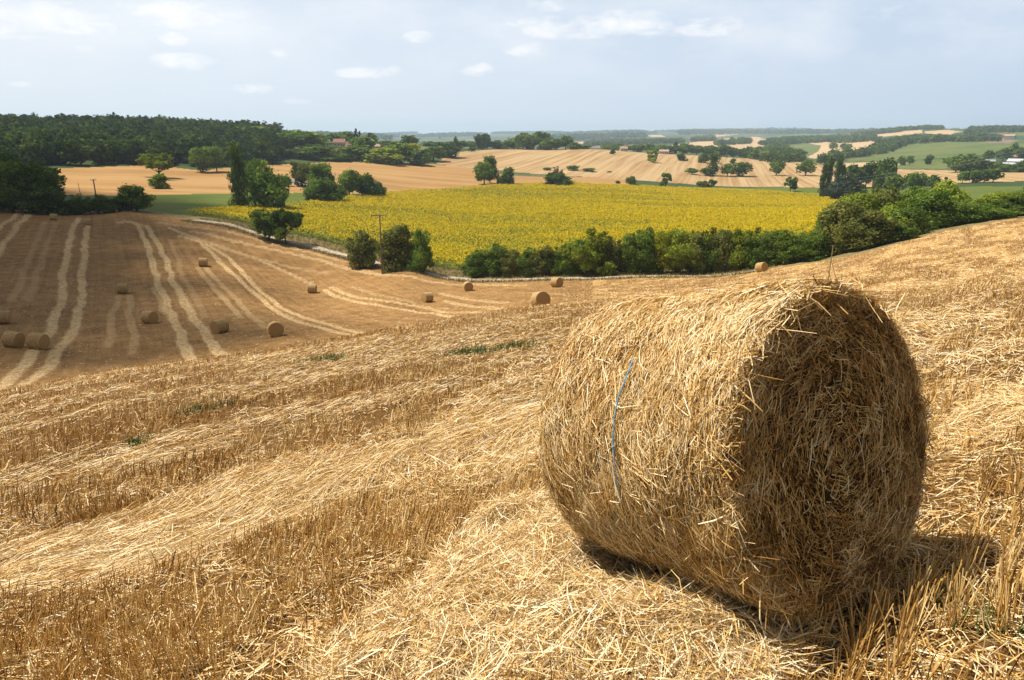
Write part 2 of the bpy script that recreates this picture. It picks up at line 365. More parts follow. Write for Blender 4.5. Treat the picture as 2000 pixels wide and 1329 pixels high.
setz(4, [(100, 331), (300, 323), (380, 333), (460, 328), (550, 322), (640, 318), (700, 318), (820, 320), (900, 327), (1000, 345), (1240, 348), (1240, 361), (1000, 364), (760, 380), (600, 380), (460, 380), (300, 382), (100, 382)], 200, 700)
setz(5, [(850, 321), (880, 299), (960, 293), (1100, 291.5), (1180, 293), (1300, 301), (1400, 307), (1500, 312), (1600, 322), (1640, 330), (1650, 369), (1400, 364), (1200, 350), (1050, 341), (900, 328)], 330, 1000)
setz(5, [(1640, 331), (1720, 331), (2100, 338), (2100, 353), (1830, 359), (1640, 369)], 400, 1000)
setz(3, [(270, 424), (300, 381), (460, 379), (600, 378), (700, 381), (610, 402), (500, 412), (400, 420), (330, 430)], 170, 420)
setz(3, [(1120, 362), (1220, 366), (1600, 368), (1700, 369), (2120, 362), (2120, 388), (1700, 400), (1640, 390), (1500, 380), (1300, 371)], 300, 620)
setz(2, SUNPX, 100, 460)
# far patchwork (6 pale stubble, 7 green crop, 8 ploughed)
setz(6, [(1260, 292), (1330, 282), (1400, 272), (1470, 268), (1500, 270), (1480, 283), (1400, 290), (1300, 300)], 900, 4500)
setz(6, [(1400, 284), (1490, 281), (1500, 292), (1440, 297), (1390, 292)], 900, 2600)
setz(7, [(1530, 287), (1570, 280), (1598, 283), (1600, 295), (1580, 305), (1545, 304), (1530, 297)], 900, 3000)
setz(6, [(1570, 279), (1700, 277), (1760, 281), (1700, 292), (1650, 300), (1590, 311), (1575, 308), (1598, 296), (1602, 285)], 900, 3000)
setz(7, [(1640, 308), (1720, 295), (1800, 279), (1900, 276), (2000, 280), (2000, 291), (1930, 302), (1800, 312), (1660, 316)], 700, 2500)
setz(7, [(1740, 325), (1760, 316), (1850, 311), (1850, 330), (1760, 331)], 550, 1400)
setz(6, [(1640, 320), (1740, 316), (1760, 322), (1700, 326), (1650, 327)], 550, 1400)
setz(6, [(1690, 266), (1770, 255), (1800, 254), (1800, 262), (1720, 268)], 1500, 4000)
setz(6, [(1805, 257), (1850, 254), (1880, 258), (1850, 264), (1805, 262)], 1500, 4000)
setz(6, [(1590, 272), (1660, 263), (1700, 263), (1690, 270), (1610, 274)], 1500, 5000)
setz(7, [(1960, 258), (2100, 258), (2100, 268), (1970, 266)], 1500, 4000)
setz(6, [(1600, 280), (1850, 269), (1960, 268), (1960, 275), (1800, 278)], 1200, 3000)
setz(8, [(1880, 272), (1990, 274), (1970, 281), (1880, 277)], 1000, 2600)
setz(6, [(1120, 280), (1180, 272), (1200, 274), (1160, 284)], 1500, 5500)
setz(6, [(1265, 265), (1290, 264), (1300, 268), (1270, 268)], 2500, 7000)
setz(6, [(1340, 269), (1400, 264), (1440, 263), (1400, 268)], 2500, 7000)
setz(7, [(1480, 270), (1560, 262), (1620, 263), (1600, 268), (1500, 274)], 1800, 6000)
setz(8, [(1130, 288), (1200, 281), (1240, 283), (1200, 291)], 1000, 3000)
setz(7, [(540, 318), (900, 290), (900, 285), (560, 290)], 480, 900)
setz(6, [(720, 291), (790, 286), (790, 280), (720, 282)], 480, 1200)
zone[(GR < RB + 9) & (GR < 260)] = 1         # rough verge beside the track
zone[GR < RB - 1.2] = 0
zone[(np.abs(Aw) > 0.86) & (GR > RB - 1.2)] = 9
zone[(np.abs(Aw) > 0.86) & (GR < RB - 1.2)] = 0

# straw tracks left by the baler in the big field
TRK = [([(157, 426), (143, 449), (131, 494), (123, 549), (114, 594), (99, 643), (57, 703), (17, 737), (0, 760)], .62, 1),
 ([(177, 431), (166, 471), (163, 520), (157, 583), (149, 634), (123, 680), (86, 723), (37, 757), (0, 776)], .62, 1),
 ([(225, 436), (250, 432), (269, 440), (286, 474), (300, 520), (317, 571), (334, 611), (352, 657), (374, 703)], .6, 1),
 ([(240, 432), (289, 443), (312, 486), (334, 531), (357, 586), (380, 626), (406, 657), (440, 700)], .6, 1),
 ([(300, 560), (318, 600), (345, 640)], .4, .4), ([(345, 560), (372, 600)], .4, .4),
 ([(330, 446), (374, 462), (402, 476), (442, 502), (482, 542), (522, 582), (566, 610), (630, 632), (690, 646), (782, 648)], .5, 1),
 ([(350, 462), (394, 474), (426, 510), (466, 546), (506, 582), (542, 610), (590, 632), (654, 648), (710, 656)], .5, 1),
 ([(632, 566), (650, 578), (710, 592), (774, 603), (850, 613), (990, 613)], .5, .95), ([(646, 562), (690, 580), (750, 588), (830, 601), (950, 610)], .5, .9),
 ([(690, 561), (730, 575), (800, 590), (880, 604)], .4, .5),
 ([(374, 452), (450, 470), (530, 487), (630, 508), (690, 526), (750, 537), (830, 549), (930, 556), (1020, 558)], .9, .6),
 ([(350, 458), (430, 482), (510, 510), (570, 538), (606, 554)], .8, .5), ([(402, 476), (480, 500), (560, 520), (640, 533)], .8, .35),
 ([(300, 434), (400, 446), (500, 468), (600, 492), (690, 512)], .8, .5),
 ([(40, 417), (20, 431), (-10, 452)], .6, .8), ([(63, 418), (29, 448), (9, 474), (-10, 505)], .7, .8),
 ([(866, 574), (900, 582), (990, 592)], .6, .6), ([(870, 588), (950, 600), (1010, 605)], .6, .7), ([(1040, 572), (1100, 575), (1180, 570)], .8, .4),
 ([(232, 577), (222, 620), (212, 680)], .5, .35), ([(253, 577), (258, 620), (262, 690)], .5, .35), ([(390, 523), (430, 580), (470, 620)], .5, .4), ([(405, 523), (450, 575), (520, 640)], .5, .4),
 ([(90, 432), (60, 500), (20, 590)], .6, .25), ([(110, 436), (85, 500), (50, 590)], .6, .25), ([(330, 470), (370, 560), (400, 620)], .5, .25),
 ([(1819, 455), (1841, 469)], .4, .8), ([(1848, 450), (1875, 465)], .4, .8), ([(1910, 452), (1990, 445)], .8, .4)]
trk = np.zeros(GR.shape); _m = (GR > 44) & (GR < 200) & (np.abs(Aw) < .8)
_jx = GX[_m] + (fbm(GX[_m] / 7, GY[_m] / 7, 41) - .5) * 1.1; _jy = GY[_m] + (fbm(GX[_m] / 7, GY[_m] / 7, 42) - .5) * 1.1
_acc = np.zeros(_jx.shape)
for pts, hw, w in TRK:
    L_ = line_px(pts, 46, 200)
    d_ = segdist(_jx, _jy, L_)
    _acc = np.maximum(_acc, w * (1 - sstep(hw * .5, hw * .95, d_)))
trk[_m] = _acc
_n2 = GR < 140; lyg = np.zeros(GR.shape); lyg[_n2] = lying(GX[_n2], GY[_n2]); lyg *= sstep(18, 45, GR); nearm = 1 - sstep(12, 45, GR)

# ------------------------------------------------------------------ ground materials
def coord_rot(t, ang):
    return MAP(t, POS(t), (1, 1, 1), ang)
def stretched(t, d, s_along, s_across, detail=4, rough=.6):
    """noise stretched along the ground direction d"""
    ang = -math.atan2(d[1], d[0])
    m = MAP(t, POS(t), (1, 1, 1), ang)
    m2 = MAP(t, m, (s_along, s_across, s_across * .3))
    return NOISE(t, m2, 1.0, detail, rough)
M = {}
m, t, b = mat('stubble_ground'); M['stubble'] = m
fine = NOISE(t, POS(t), 5.0, 8, .74); mid = stretched(t, SW_D, .22, .8, 5, .62); big = NOISE(t, POS(t), .035, 4, .6)
rowd = np.array(line_px([(157, 583)], 60)[0]) - np.array(line_px([(166, 471)], 60)[0])
rows = stretched(t, rowd / np.linalg.norm(rowd), .03, 1.4, 6, .68)
patch = NOISE(t, POS(t), .5, 5, .65)
base = MIXC(t, RAMP(t, big, [(.35, 0.), (.65, 1.)]), (.20, .105, .036), (.30, .167, .062))
base = MIXC(t, RAMP(t, rows, [(.33, 0.), (.68, 1.)]), MIXC(t, 1.0, base, (.50, .46, .43), 'MULTIPLY'), base)
base = MIXC(t, MATH(t, 'MULTIPLY', RAMP(t, patch, [(.42, 0.), (.7, 1.)]), .5), base, (.45, .26, .10))
base = MIXC(t, MATH(t, 'MULTIPLY', RAMP(t, fine, [(.42, 0.), (.66, 1.)]), .34), base, (.52, .31, .105))
base = MIXC(t, MATH(t, 'MULTIPLY', RAMP(t, fine, [(.34, 1.), (.48, 0.)]), .4), base, (.12, .062, .022))
trkn = MATH(t, 'MULTIPLY', ATTR(t, 'trk'), RAMP(t, NOISE(t, POS(t), 1.6, 6, .75), [(.34, .3), (.52, 1.)]))
base = MIXC(t, trkn, base, (.58, .405, .195))
base = MIXC(t, MATH(t, 'MULTIPLY', ATTR(t, 'lyg'), RAMP(t, fine, [(.3, .25), (.6, .8)])), base, (.56, .36, .13))
base = MIXC(t, MATH(t, 'MULTIPLY', ATTR(t, 'near'), .8), base, (.12, .06, .018))  # darkens the close ground: shade between the straws put into its colour
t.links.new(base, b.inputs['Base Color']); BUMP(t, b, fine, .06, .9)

m, t, b = mat('verge_ground'); M['verge'] = m
n = NOISE(t, POS(t), .8, 6, .7); base = RAMP(t, n, [(.3, (.05, .065, .02)), (.5, (.20, .15, .06)), (.7, (.36, .26, .13))]); t.links.new(base, b.inputs['Base Color'])
m, t, b = mat('sunflower_soil'); M['sunsoil'] = m
n = NOISE(t, POS(t), 2.5, 5, .7); base = RAMP(t, n, [(.35, (.07, .09, .016)), (.6, (.15, .16, .025)), (.75, (.32, .26, .02))]); t.links.new(base, b.inputs['Base Color'])
m, t, b = mat('meadow_grass'); M['meadow'] = m
n = stretched(t, (1, .1), .02, .25, 5, .65); n2 = NOISE(t, POS(t), .8, 5, .7)
base = MIXC(t, RAMP(t, n, [(.3, 0.), (.7, 1.)]), (.06, .092, .013), (.12, .14, .024)); base = MIXC(t, MATH(t, 'MULTIPLY', RAMP(t, n2, [(.4, 0.), (.7, 1.)]), .4), base, (.15, .165, .045)); t.links.new(base, b.inputs['Base Color'])
def stub_far(name, d, ca, cb, cc, across, along, cross=None):
    m, t, b = mat(name); n = stretched(t, d, along, across, 5, .6); n2 = NOISE(t, POS(t), .02, 4, .6); n3 = NOISE(t, POS(t), .6, 5, .7)
    base = MIXC(t, RAMP(t, n2, [(.35, 0.), (.65, 1.)]), ca, cb)
    base = MIXC(t, MATH(t, 'MULTIPLY', RAMP(t, n, [(.42, 0.), (.58, 1.)]), .75), base, cc)
    base = MIXC(t, MATH(t, 'MULTIPLY', RAMP(t, n3, [(.4, 0.), (.7, 1.)]), .25), base, ca)
    t.links.new(base, b.inputs['Base Color']); return m
M['mid'] = stub_far('orange_stubble', (1, .12), (.28, .15, .05), (.35, .20, .073), (.40, .245, .10), .07, .004)
_d5 = np.array(hit(1091, 306, 300)[:2]) - np.array(hit(1023, 331, 300)[:2]); _d5 /= np.linalg.norm(_d5)
M['stripe'] = stub_far('striped_stubble', _d5, (.28, .165, .066), (.345, .215, .09), (.47, .335, .175), .30, .004)
M['pale'] = stub_far('pale_stubble', (1, .3), (.40, .26, .13), (.46, .31, .165), (.51, .37, .21), .08, .004)
M['green'] = stub_far('green_crop', (.8, .6), (.075, .108, .028), (.115, .14, .036), (.155, .16, .046), .025, .003)
M['plough'] = stub_far('ploughed_soil', (1, .3), (.17, .12, .08), (.22, .15, .11), (.26, .18, .12), .15, .01)
m, t, b = mat('farmland_ground'); M['farm'] = m
n = NOISE(t, POS(t), .004, 4, .6); n2 = NOISE(t, POS(t), .05, 5, .7)
base = RAMP(t, n, [(.40, (.045, .07, .022)), (.54, (.07, .095, .03)), (.60, (.16, .15, .06)), (.72, (.40, .29, .17))], 'LINEAR')
base = MIXC(t, MATH(t, 'MULTIPLY', RAMP(t, n2, [(.4, 0.), (.6, 1.)]), .6), base, (.04, .06, .02)); t.links.new(base, b.inputs['Base Color'])

# ------------------------------------------------------------------ ground meshes, one per field
_idx = np.arange(NA * NR).reshape(NA, NR); _i1 = np.roll(_idx, -1, 0)
_Q = np.stack([_idx[:, :-1], _i1[:, :-1], _i1[:, 1:], _idx[:, 1:]], -1)[:, :, ::-1]
_Qz = zone[:, :-1].reshape(-1); _Q = _Q.reshape(-1, 4)
_Vg = np.stack([GX, GY, GZ], -1).reshape(-1, 3)
for zid, name, mk, lab in ((0, 'stubble_field', 'stubble', 0), (1, 'grass_verge', 'verge', 0), (2, 'sunflower_field', 'sunsoil', 0), (3, 'meadow', 'meadow', 0), (4, 'stubble_field', 'mid', 0), (5, 'stubble_field', 'stripe', 0),
                       (6, 'stubble_field', 'pale', 0), (7, 'crop_field', 'green', 0), (8, 'ploughed_field', 'plough', 0), (9, 'terrain', 'farm', 0)):
    q = _Q[_Qz == zid]
    T_ = None
    uq, inv = np.unique(q, return_inverse=True); q2 = inv.reshape(-1, 4); V_ = _Vg[uq]
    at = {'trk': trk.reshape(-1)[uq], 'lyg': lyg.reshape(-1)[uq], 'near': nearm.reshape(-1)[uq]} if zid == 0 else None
    if zid == 0:                            # close the little hole under the viewer
        ring = np.searchsorted(uq, _idx[:, 0]); V_ = np.concatenate([V_, [[0, 0, -EYE]]]); c_ = len(V_) - 1
        T_ = np.stack([np.roll(ring, -1), ring, np.full(NA, c_)], -1); at = {k: np.append(v, 0) for k, v in at.items()}
    o = link(name, mkmesh(name, V_, q2, at, [M[mk]], True, None, T_)); o['kind'] = 'structure'

# chalk farm track along the hedge
def smooth_line(P, n=12):
    P = np.array(P); t_ = np.r_[0, np.cumsum(np.hypot(*np.diff(P, axis=0).T))]; s_ = np.linspace(0, t_[-1], int(t_[-1] / 1.2))
    Q_ = np.c_[np.interp(s_, t_, P[:, 0]), np.interp(s_, t_, P[:, 1])]
    for _ in range(n):
        Q_[1:-1] = .25 * Q_[:-2] + .5 * Q_[1:-1] + .25 * Q_[2:]
    return Q_
m, t, b = mat('chalk_gravel'); M['chalk'] = m
n = NOISE(t, POS(t), 1.1, 6, .75); base = RAMP(t, n, [(.36, (.24, .165, .08)), (.5, (.42, .345, .24)), (.72, (.58, .52, .43))]); t.links.new(base, b.inputs['Base Color'])
_tp = [p for p, (u, v) in zip(np.c_[_tr * np.sin(_ta), _tr * np.cos(_ta)], [TRACK_PX[k] for k in _o]) if 380 <= u <= 1560]
Lc = smooth_line(_tp); tn = np.gradient(Lc, axis=0); tn /= np.linalg.norm(tn, axis=1)[:, None]; nn = np.c_[-tn[:, 1], tn[:, 0]]
V_ = []; K = 7
for k in range(K):
    off = (k / (K - 1) - .5) * 2.5 * (0.75 + .5 * fbm(np.arange(len(Lc)) * .15, np.full(len(Lc), float(k > 3)) * 9, 51))
    P_ = Lc + nn * off[:, None]; V_.append(np.c_[P_, ground(P_[:, 0], P_[:, 1]) + .10 - .07 * abs(k / (K - 1) - .5) * 2])
V_ = np.stack(V_, 1); n0 = len(Lc); ii = np.arange(n0 * K).reshape(n0, K)
Q_ = np.stack([ii[:-1, :-1], ii[:-1, 1:], ii[1:, 1:], ii[1:, :-1]], -1).reshape(-1, 4)
o = link('farm_track', mkmesh('farm_track', V_.reshape(-1, 3), Q_[:, ::-1], None, [M['chalk']], True)); o['kind'] = 'structure'
# ------------------------------------------------------------------ straw
def strips(P0, P1, side, w, bend, bdir, taper=.6):
    """bent ribbons: 6 vertices, 2 quads each"""
    n = len(P0); mid = (P0 + P1) / 2 + bdir * bend[:, None]; h = side * (w / 2)[:, None]
    V = np.stack([P0 - h, P0 + h, mid - h, mid + h, P1 - h * taper, P1 + h * taper], 1).reshape(-1, 3)
    k = np.arange(n)[:, None] * 6
    Q = np.concatenate([k + np.array([[0, 1, 3, 2]]), k + np.array([[2, 3, 5, 4]])], 1).reshape(-1, 4)
    return V, Q
def prisms(P0, P1, w, bend, bdir):
    """bent three-sided stems: 9 vertices, 6 quads each"""
    n = len(P0); d = P1 - P0; d /= np.linalg.norm(d, axis=1)[:, None] + 1e-9
    a = np.cross(d, rng.normal(size=(n, 3))); a /= np.linalg.norm(a, axis=1)[:, None] + 1e-9; b2 = np.cross(d, a)
    mid = P0 + (P1 - P0) * rng.uniform(.35, .65, (n, 1)) + bdir * bend[:, None]; V = []
    for c, s in ((P0, 1), (mid, 1), (P1, .85)):
        for k in range(3):
            th = k * 2 * math.pi / 3; V.append(c + (w * s / 2)[:, None] * (math.cos(th) * a + math.sin(th) * b2))
    V = np.stack(V, 1).reshape(-1, 3); k = np.arange(n)[:, None] * 9
    fq = [(r * 3 + i, r * 3 + (i + 1) % 3, r * 3 + 3 + (i + 1) % 3, r * 3 + 3 + i) for r in range(2) for i in range(3)]
    return V, np.concatenate([k + np.array([f]) for f in fq], 1).reshape(-1, 4)
def unit(v): return v / (np.linalg.norm(v, axis=-1, keepdims=True) + 1e-9)
def straw_mat(name, stops, rough=.5, spec=.35, trans=0.0):
    m, t, b = mat(name); tone = ATTR(t, 'tone')
    c = RAMP(t, tone, stops); t.links.new(c, b.inputs['Base Color']); b.inputs['Roughness'].default_value = rough; b.inputs['Specular IOR Level'].default_value = spec
    return m
M['straw'] = straw_mat('straw_pale', [(0, (.13, .06, .014)), (.18, (.40, .20, .045)), (.45, (.65, .39, .115)), (.70, (.82, .60, .28)), (1, (.88, .75, .50))])
M['stem'] = straw_mat('straw_gold', [(0, (.09, .04, .008)), (.25, (.36, .175, .035)), (.6, (.62, .375, .105)), (1, (.81, .62, .31))])
M['balestraw'] = straw_mat('straw_bale_fibre', [(0, (.08, .036, .008)), (.22, (.34, .165, .032)), (.5, (.60, .345, .09)), (.75, (.82, .59, .26)), (1, (.88, .74, .48))])

def scatter(n, r0, r1, power):
    amax = math.radians(58 if r0 < 3 else 48)
    """random ground points; density per square metre falls as r**-power"""
    u = rng.random(n); e = 2 - power
    r = (r0 ** e + u * (r1 ** e - r0 ** e)) ** (1 / e) if abs(e) > 1e-6 else r0 * (r1 / r0) ** u
    a = rng.uniform(-amax, amax, n); return r * np.sin(a), r * np.cos(a), r
def blocked(x, y):
    """inside the footprint of the big bale"""
    s = ((x - B_C[0]) * B_A[0] + (y - B_C[1]) * B_A[1]) / math.cos(B_TILT) ** 2; c = (x - B_C[0]) * B_E1[0] + (y - B_C[1]) * B_E1[1]
    return (s > -.02) & (s < B_L + .02) & (np.abs(c) < .3)
def wscale(r): return np.maximum(1, r / 5.0) ** .68

Vs, Qs, Ts = [], [], []; nv = [0]
def put(V, Q, tone, per):
    Vs.append(V); Qs.append(Q + nv[0]); Ts.append(np.repeat(tone, per)); nv[0] += len(V)
def flush(name, mk, lab, kind='stuff'):
    o = link(name, mkmesh(name, np.concatenate(Vs), np.concatenate(Qs), {'tone': np.concatenate(Ts)}, [M[mk]]))
    Vs.clear(); Qs.clear(); Ts.clear(); nv[0] = 0
    if kind: o['kind'] = kind; o['label'] = lab
    return o
# standing stubble: clumps of cut stems in drilled rows
def stubble(n, r0, r1, power, thin):
    x, y, r = scatter(n, r0, r1, power)
    # snap loosely to drill rows
    row = .135; c = x * SW_N[0] + y * SW_N[1]; c2 = np.round(c / row) * row + rng.normal(0, .022, n); k = np.where(r < 14, 1.0, .0)
    x = x + (c2 - c) * SW_N[0] * k; y = y + (c2 - c) * SW_N[1] * k
    keep = (rng.random(n) > lying(x, y) * 1.15) & (rng.random(n) < sstep(.28, .60, fbm(x * 2.6, y * 2.6, 63, 3)) * 1.0 + .04) & ~blocked(x, y) & (r < track_r(np.arctan2(x, y)) - 2) & ((r < 44 + 4 * rng.random(n)) | (rng.random(n) < sstep(-.03, .24, np.arctan2(x, y))))
    x, y, r = x[keep], y[keep], r[keep]; n = len(x); ws = wscale(r)
    hgt = rng.uniform(.06, .18, n) * (0.45 + 1.15 * fbm(x * 1.4, y * 1.4, 61)) * np.where(r > 8, 1.0, 1.0)
    lean = rng.normal(0, .20, (n, 2)) + .12 * SW_D + np.c_[fbm(x * 1.1, y * 1.1, 64) - .5, fbm(x * 1.1, y * 1.1, 65) - .5] * .6
    z = ground(x, y) - .01
    P0 = np.c_[x, y, z]; P1 = P0 + np.c_[lean * hgt[:, None], hgt]
    brk = rng.random(n) < .10                                        # snapped stems lie over
    P1[brk] = P0[brk] + np.c_[rng.normal(0, .8, (brk.sum(), 2)), np.full(brk.sum(), .45)] * hgt[brk][:, None]
    w = rng.uniform(.0032, .0058, n) * ws
    tone = np.clip(rng.normal(np.where(r < 9, .52, .62), .27, n) + (fbm(x * .6, y * .6, 62) - .5) * .8, 0, 1)
    bd = unit(rng.normal(size=(n, 3)) * (1, 1, .2))
    if thin: V, Q = strips(P0, P1, unit(np.c_[rng.normal(size=(n, 2)), np.zeros(n)] + (1.0, 0, 0)), w * 1.15, hgt * rng.normal(0, .05, n), bd, .9); put(V, Q, tone, 6)
    else: V, Q = prisms(P0, P1, w, hgt * rng.normal(0, .05, n), bd); put(V, Q, tone, 9)
stubble(72000, 1.2, 7, .5, False); stubble(360000, 6, 120, 1.6, True)
flush('stubble', 'stem', 'golden cut wheat stems standing in the near field')

# straw lying on the ground: combed swaths, chaff and the loose heap beside the bale
def lie(n, r0, r1, power, kind):
    x, y, r = scatter(n, r0, r1, power); L = lying(x, y); heap = inpoly(x, y, POLY_B)
    if kind == 'swath': keep = rng.random(n) < L * np.where(heap, .75, 1)
    else: keep = rng.random(n) < .55 + .45 * L
    keep &= ~blocked(x, y) & (r < track_r(np.arctan2(x, y)) - 2) & ((r < 44 + 4 * rng.random(n)) | (rng.random(n) < np.maximum(sstep(-.03, .24, np.arctan2(x, y)), .3 if kind == 'chaff' else 0)))
    x, y, r, L, heap = x[keep], y[keep], r[keep], L[keep], heap[keep]; n = len(x); ws = wscale(r)
    if kind == 'swath':
        ln = rng.uniform(.07, .36, n) * np.where(heap, .55, 1); ang = math.atan2(SW_D[1], SW_D[0]) + rng.normal(0, .26, n) + (fbm(x * .9, y * .9, 71) - .5) * 2.2
        ang = np.where(heap, ang + rng.normal(0, .9, n), ang); ang += np.where(rng.random(n) < .28, rng.normal(0, 1.0, n), 0)
        z0 = rng.uniform(0, .055, n) * np.where(heap, 2.0, 1); tone = np.clip(rng.normal(.64, .25, n) + np.where(heap, .08, 0) + (fbm(x * 1.7, y * 1.7, 74) - .5) * .5, 0, 1); el = rng.normal(.02, .10, n)
        w = rng.uniform(.0026, .0052, n)
    else:
        ln = rng.uniform(.03, .14, n) * np.maximum(1, r / 8) ** .4; ang = rng.uniform(0, 2 * math.pi, n); z0 = rng.uniform(0, .035, n); tone = np.clip(rng.normal(.60, .25, n), 0, 1); el = rng.normal(.05, .22, n)
        w = rng.uniform(.0025, .006, n)
    dx, dy = np.cos(ang) * ln, np.sin(ang) * ln
    P0 = np.c_[x, y, ground(x, y) + z0 + .004]; P1 = np.c_[x + dx, y + dy, ground(x + dx, y + dy) + z0 + .006 + np.maximum(el, -.05) * ln]
    d = unit(P1 - P0); rl = rng.uniform(0, math.pi, n); up = np.array([0, 0, 1.]); a = unit(np.cross(d, up)); b_ = np.cross(a, d)
    side = a * np.cos(rl)[:, None] + b_ * np.sin(rl)[:, None]
    V, Q = strips(P0, P1, side, w * ws, ln * rng.normal(.02, .06, n), unit(up + rng.normal(0, .5, (n, 3)))); put(V, Q, tone, 6)
lie(108000, 1.2, 8, .7, 'swath'); lie(275000, 7, 115, 1.65, 'swath'); lie(175000, 1.2, 8, .7, 'chaff'); lie(220000, 7, 115, 1.6, 'chaff')
_m0 = rng.random(26000)                                              # extra straw heaped by the bale
_lo, _hi = np.min(POLY_B, 0), np.max(POLY_B, 0); hx = rng.uniform(_lo[0], _hi[0], 110000); hy = rng.uniform(_lo[1], _hi[1], 110000)
kp = inpoly(hx, hy, POLY_B) & ~blocked(hx, hy) & (np.hypot(hx, hy) > 1.2); hx, hy = hx[kp], hy[kp]; n = len(hx)
ang = rng.uniform(0, 2 * math.pi, n); ln = rng.uniform(.03, .17, n); z0 = rng.uniform(0, .10, n) * sstep(.3, .65, fbm(hx * 4, hy * 4, 73)) * 1.3; el = rng.normal(0, .35, n)
P0 = np.c_[hx, hy, ground(hx, hy) + z0]; P1 = np.c_[hx + np.cos(ang) * ln, hy + np.sin(ang) * ln, ground(hx + np.cos(ang) * ln, hy + np.sin(ang) * ln) + z0 + np.maximum(el, -.2) * ln + .01]
V, Q = strips(P0, P1, unit(rng.normal(size=(n, 3))), rng.uniform(.0022, .005, n), ln * rng.normal(0, .14, n), unit(rng.normal(size=(n, 3)))); put(V, Q, np.clip(rng.normal(.66, .26, n), 0, 1), 6)
for pts, hw, wt in TRK:                                              # raised windrows of straw along the tracks
    if wt < .5: continue
    L_ = np.array(line_px(pts, 46, 200)); sl = np.hypot(*np.diff(L_, axis=0).T); cum = np.r_[0, np.cumsum(sl)]; n = int(cum[-1] * 26); s_ = rng.uniform(0, cum[-1], n)
    X = np.interp(s_, cum, L_[:, 0]); Y = np.interp(s_, cum, L_[:, 1]); k_ = np.clip(np.searchsorted(cum, s_) - 1, 0, len(sl) - 1); dd = np.diff(L_, axis=0)[k_] / sl[k_][:, None]
    o_ = rng.normal(0, hw * .45, n); x = X - dd[:, 1] * o_ - (fbm(X / 7, Y / 7, 41) - .5) * 1.1; y = Y + dd[:, 0] * o_ - (fbm(X / 7, Y / 7, 42) - .5) * 1.1; r = np.hypot(x, y)
    ang = np.arctan2(dd[:, 1], dd[:, 0]) + rng.normal(0, .8, n); ln = rng.uniform(.15, .5, n); z0 = rng.uniform(0, .11, n) * np.exp(-(o_ / hw) ** 2) * np.clip(.3 + 1.4 * fbm(x * .8, y * .8, 76), 0, 1)
    P0 = np.c_[x, y, ground(x, y) + z0 + .01]; x1, y1 = x + np.cos(ang) * ln, y + np.sin(ang) * ln; P1 = np.c_[x1, y1, ground(x1, y1) + z0 + .01 + rng.normal(.02, .04, n)]
    V, Q = strips(P0, P1, unit(rng.normal(size=(n, 3)) + (0, 0, .3)), rng.uniform(.015, .035, n) * (r / 80) ** .5, ln * .1, unit(rng.normal(size=(n, 3)))); put(V, Q, np.clip(rng.normal(.64, .26, n), 0, 1), 6)
flush('loose_straw', 'straw', 'pale straw and chaff lying in combed swaths on the near field')

# green weeds in the stubble
m, t, b = mat('weed_green'); M['weed'] = m
t.links.new(RAMP(t, ATTR(t, 'tone'), [(0, (.04, .09, .02)), (.6, (.10, .17, .05)), (1, (.22, .26, .10))]), b.inputs['Base Color'])
for u, v, s, n in ((635, 705, 1.5, 260), (930, 690, 1.6, 420), (1010, 682, 1.2, 240), (395, 805, 1.0, 260), (268, 868, .35, 120), (1850, 1185, .2, 70), (1940, 1235, .22, 80)):
    x0, y0, z0, r = hit(u, v, .6, 60); s *= .55
    px_ = x0 + rng.normal(0, s * .5, n); py_ = y0 + rng.normal(0, s * .3, n); hh = rng.uniform(.05, .22, n) * (1 if r > 6 else .55)
    P0 = np.c_[px_, py_, ground(px_, py_) - .005]; P1 = P0 + np.c_[rng.normal(0, .45, (n, 2)) * hh[:, None], hh]
    V, Q = strips(P0, P1, unit(np.c_[rng.normal(size=(n, 2)), np.zeros(n)]), rng.uniform(.004, .010, n) * wscale(np.full(n, r)), hh * .1, unit(rng.normal(size=(n, 3))), .3); put(V, Q, rng.random(n), 6)
flush('weeds', 'weed', 'green weeds growing here and there in the near stubble')

# ------------------------------------------------------------------ the big bale
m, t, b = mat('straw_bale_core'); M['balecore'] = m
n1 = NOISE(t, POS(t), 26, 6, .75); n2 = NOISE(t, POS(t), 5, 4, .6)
base = RAMP(t, n1, [(.35, (.02, .010, .003)), (.55, (.07, .038, .011)), (.75, (.20, .12, .04))]); t.links.new(base, b.inputs['Base Color']); BUMP(t, b, n1, .02, 1)  # core coloured near black, painting the shade in the gaps between straws
def bale_pt(s, th, rad):
    """s along the axis from the near end, th around it (0 = level, pi/2 = up), local to the axis frame"""
    flat = 1 - .09 * np.exp(-((np.mod(th + math.pi / 2 + math.pi, 2 * math.pi) - math.pi) / .5) ** 2)
    lump = 1 + .03 * (fbm(np.cos(th) * 1.7 + 5, np.sin(th) * 1.7 + s * 2.2, 81) - .5) * 2 + .036 * (fbm(np.cos(th) * 6 + 5, np.sin(th) * 6 + s * 6, 82) - .5) * 2
    e = np.minimum(np.clip(s / B_L, 0, 1), np.clip(1 - s / B_L, 0, 1)) * B_L
    rnd = 1 - .022 * (1 - np.clip(e / .10, 0, 1)) ** 2
    r = rad * flat * lump * rnd
    return s[..., None] * B_A + (r * np.cos(th))[..., None] * B_E1 + (r * np.sin(th))[..., None] * B_E2
E2s = B_E2
bale = bpy.data.objects.new('straw_bale', None); C.objects.link(bale); bale.location = B_C - B_R * B_E2 * .92
tag(bale, 'big round golden straw bale standing close in the foreground, its end in shade', 'straw bale')
_bo = np.array(bale.location)
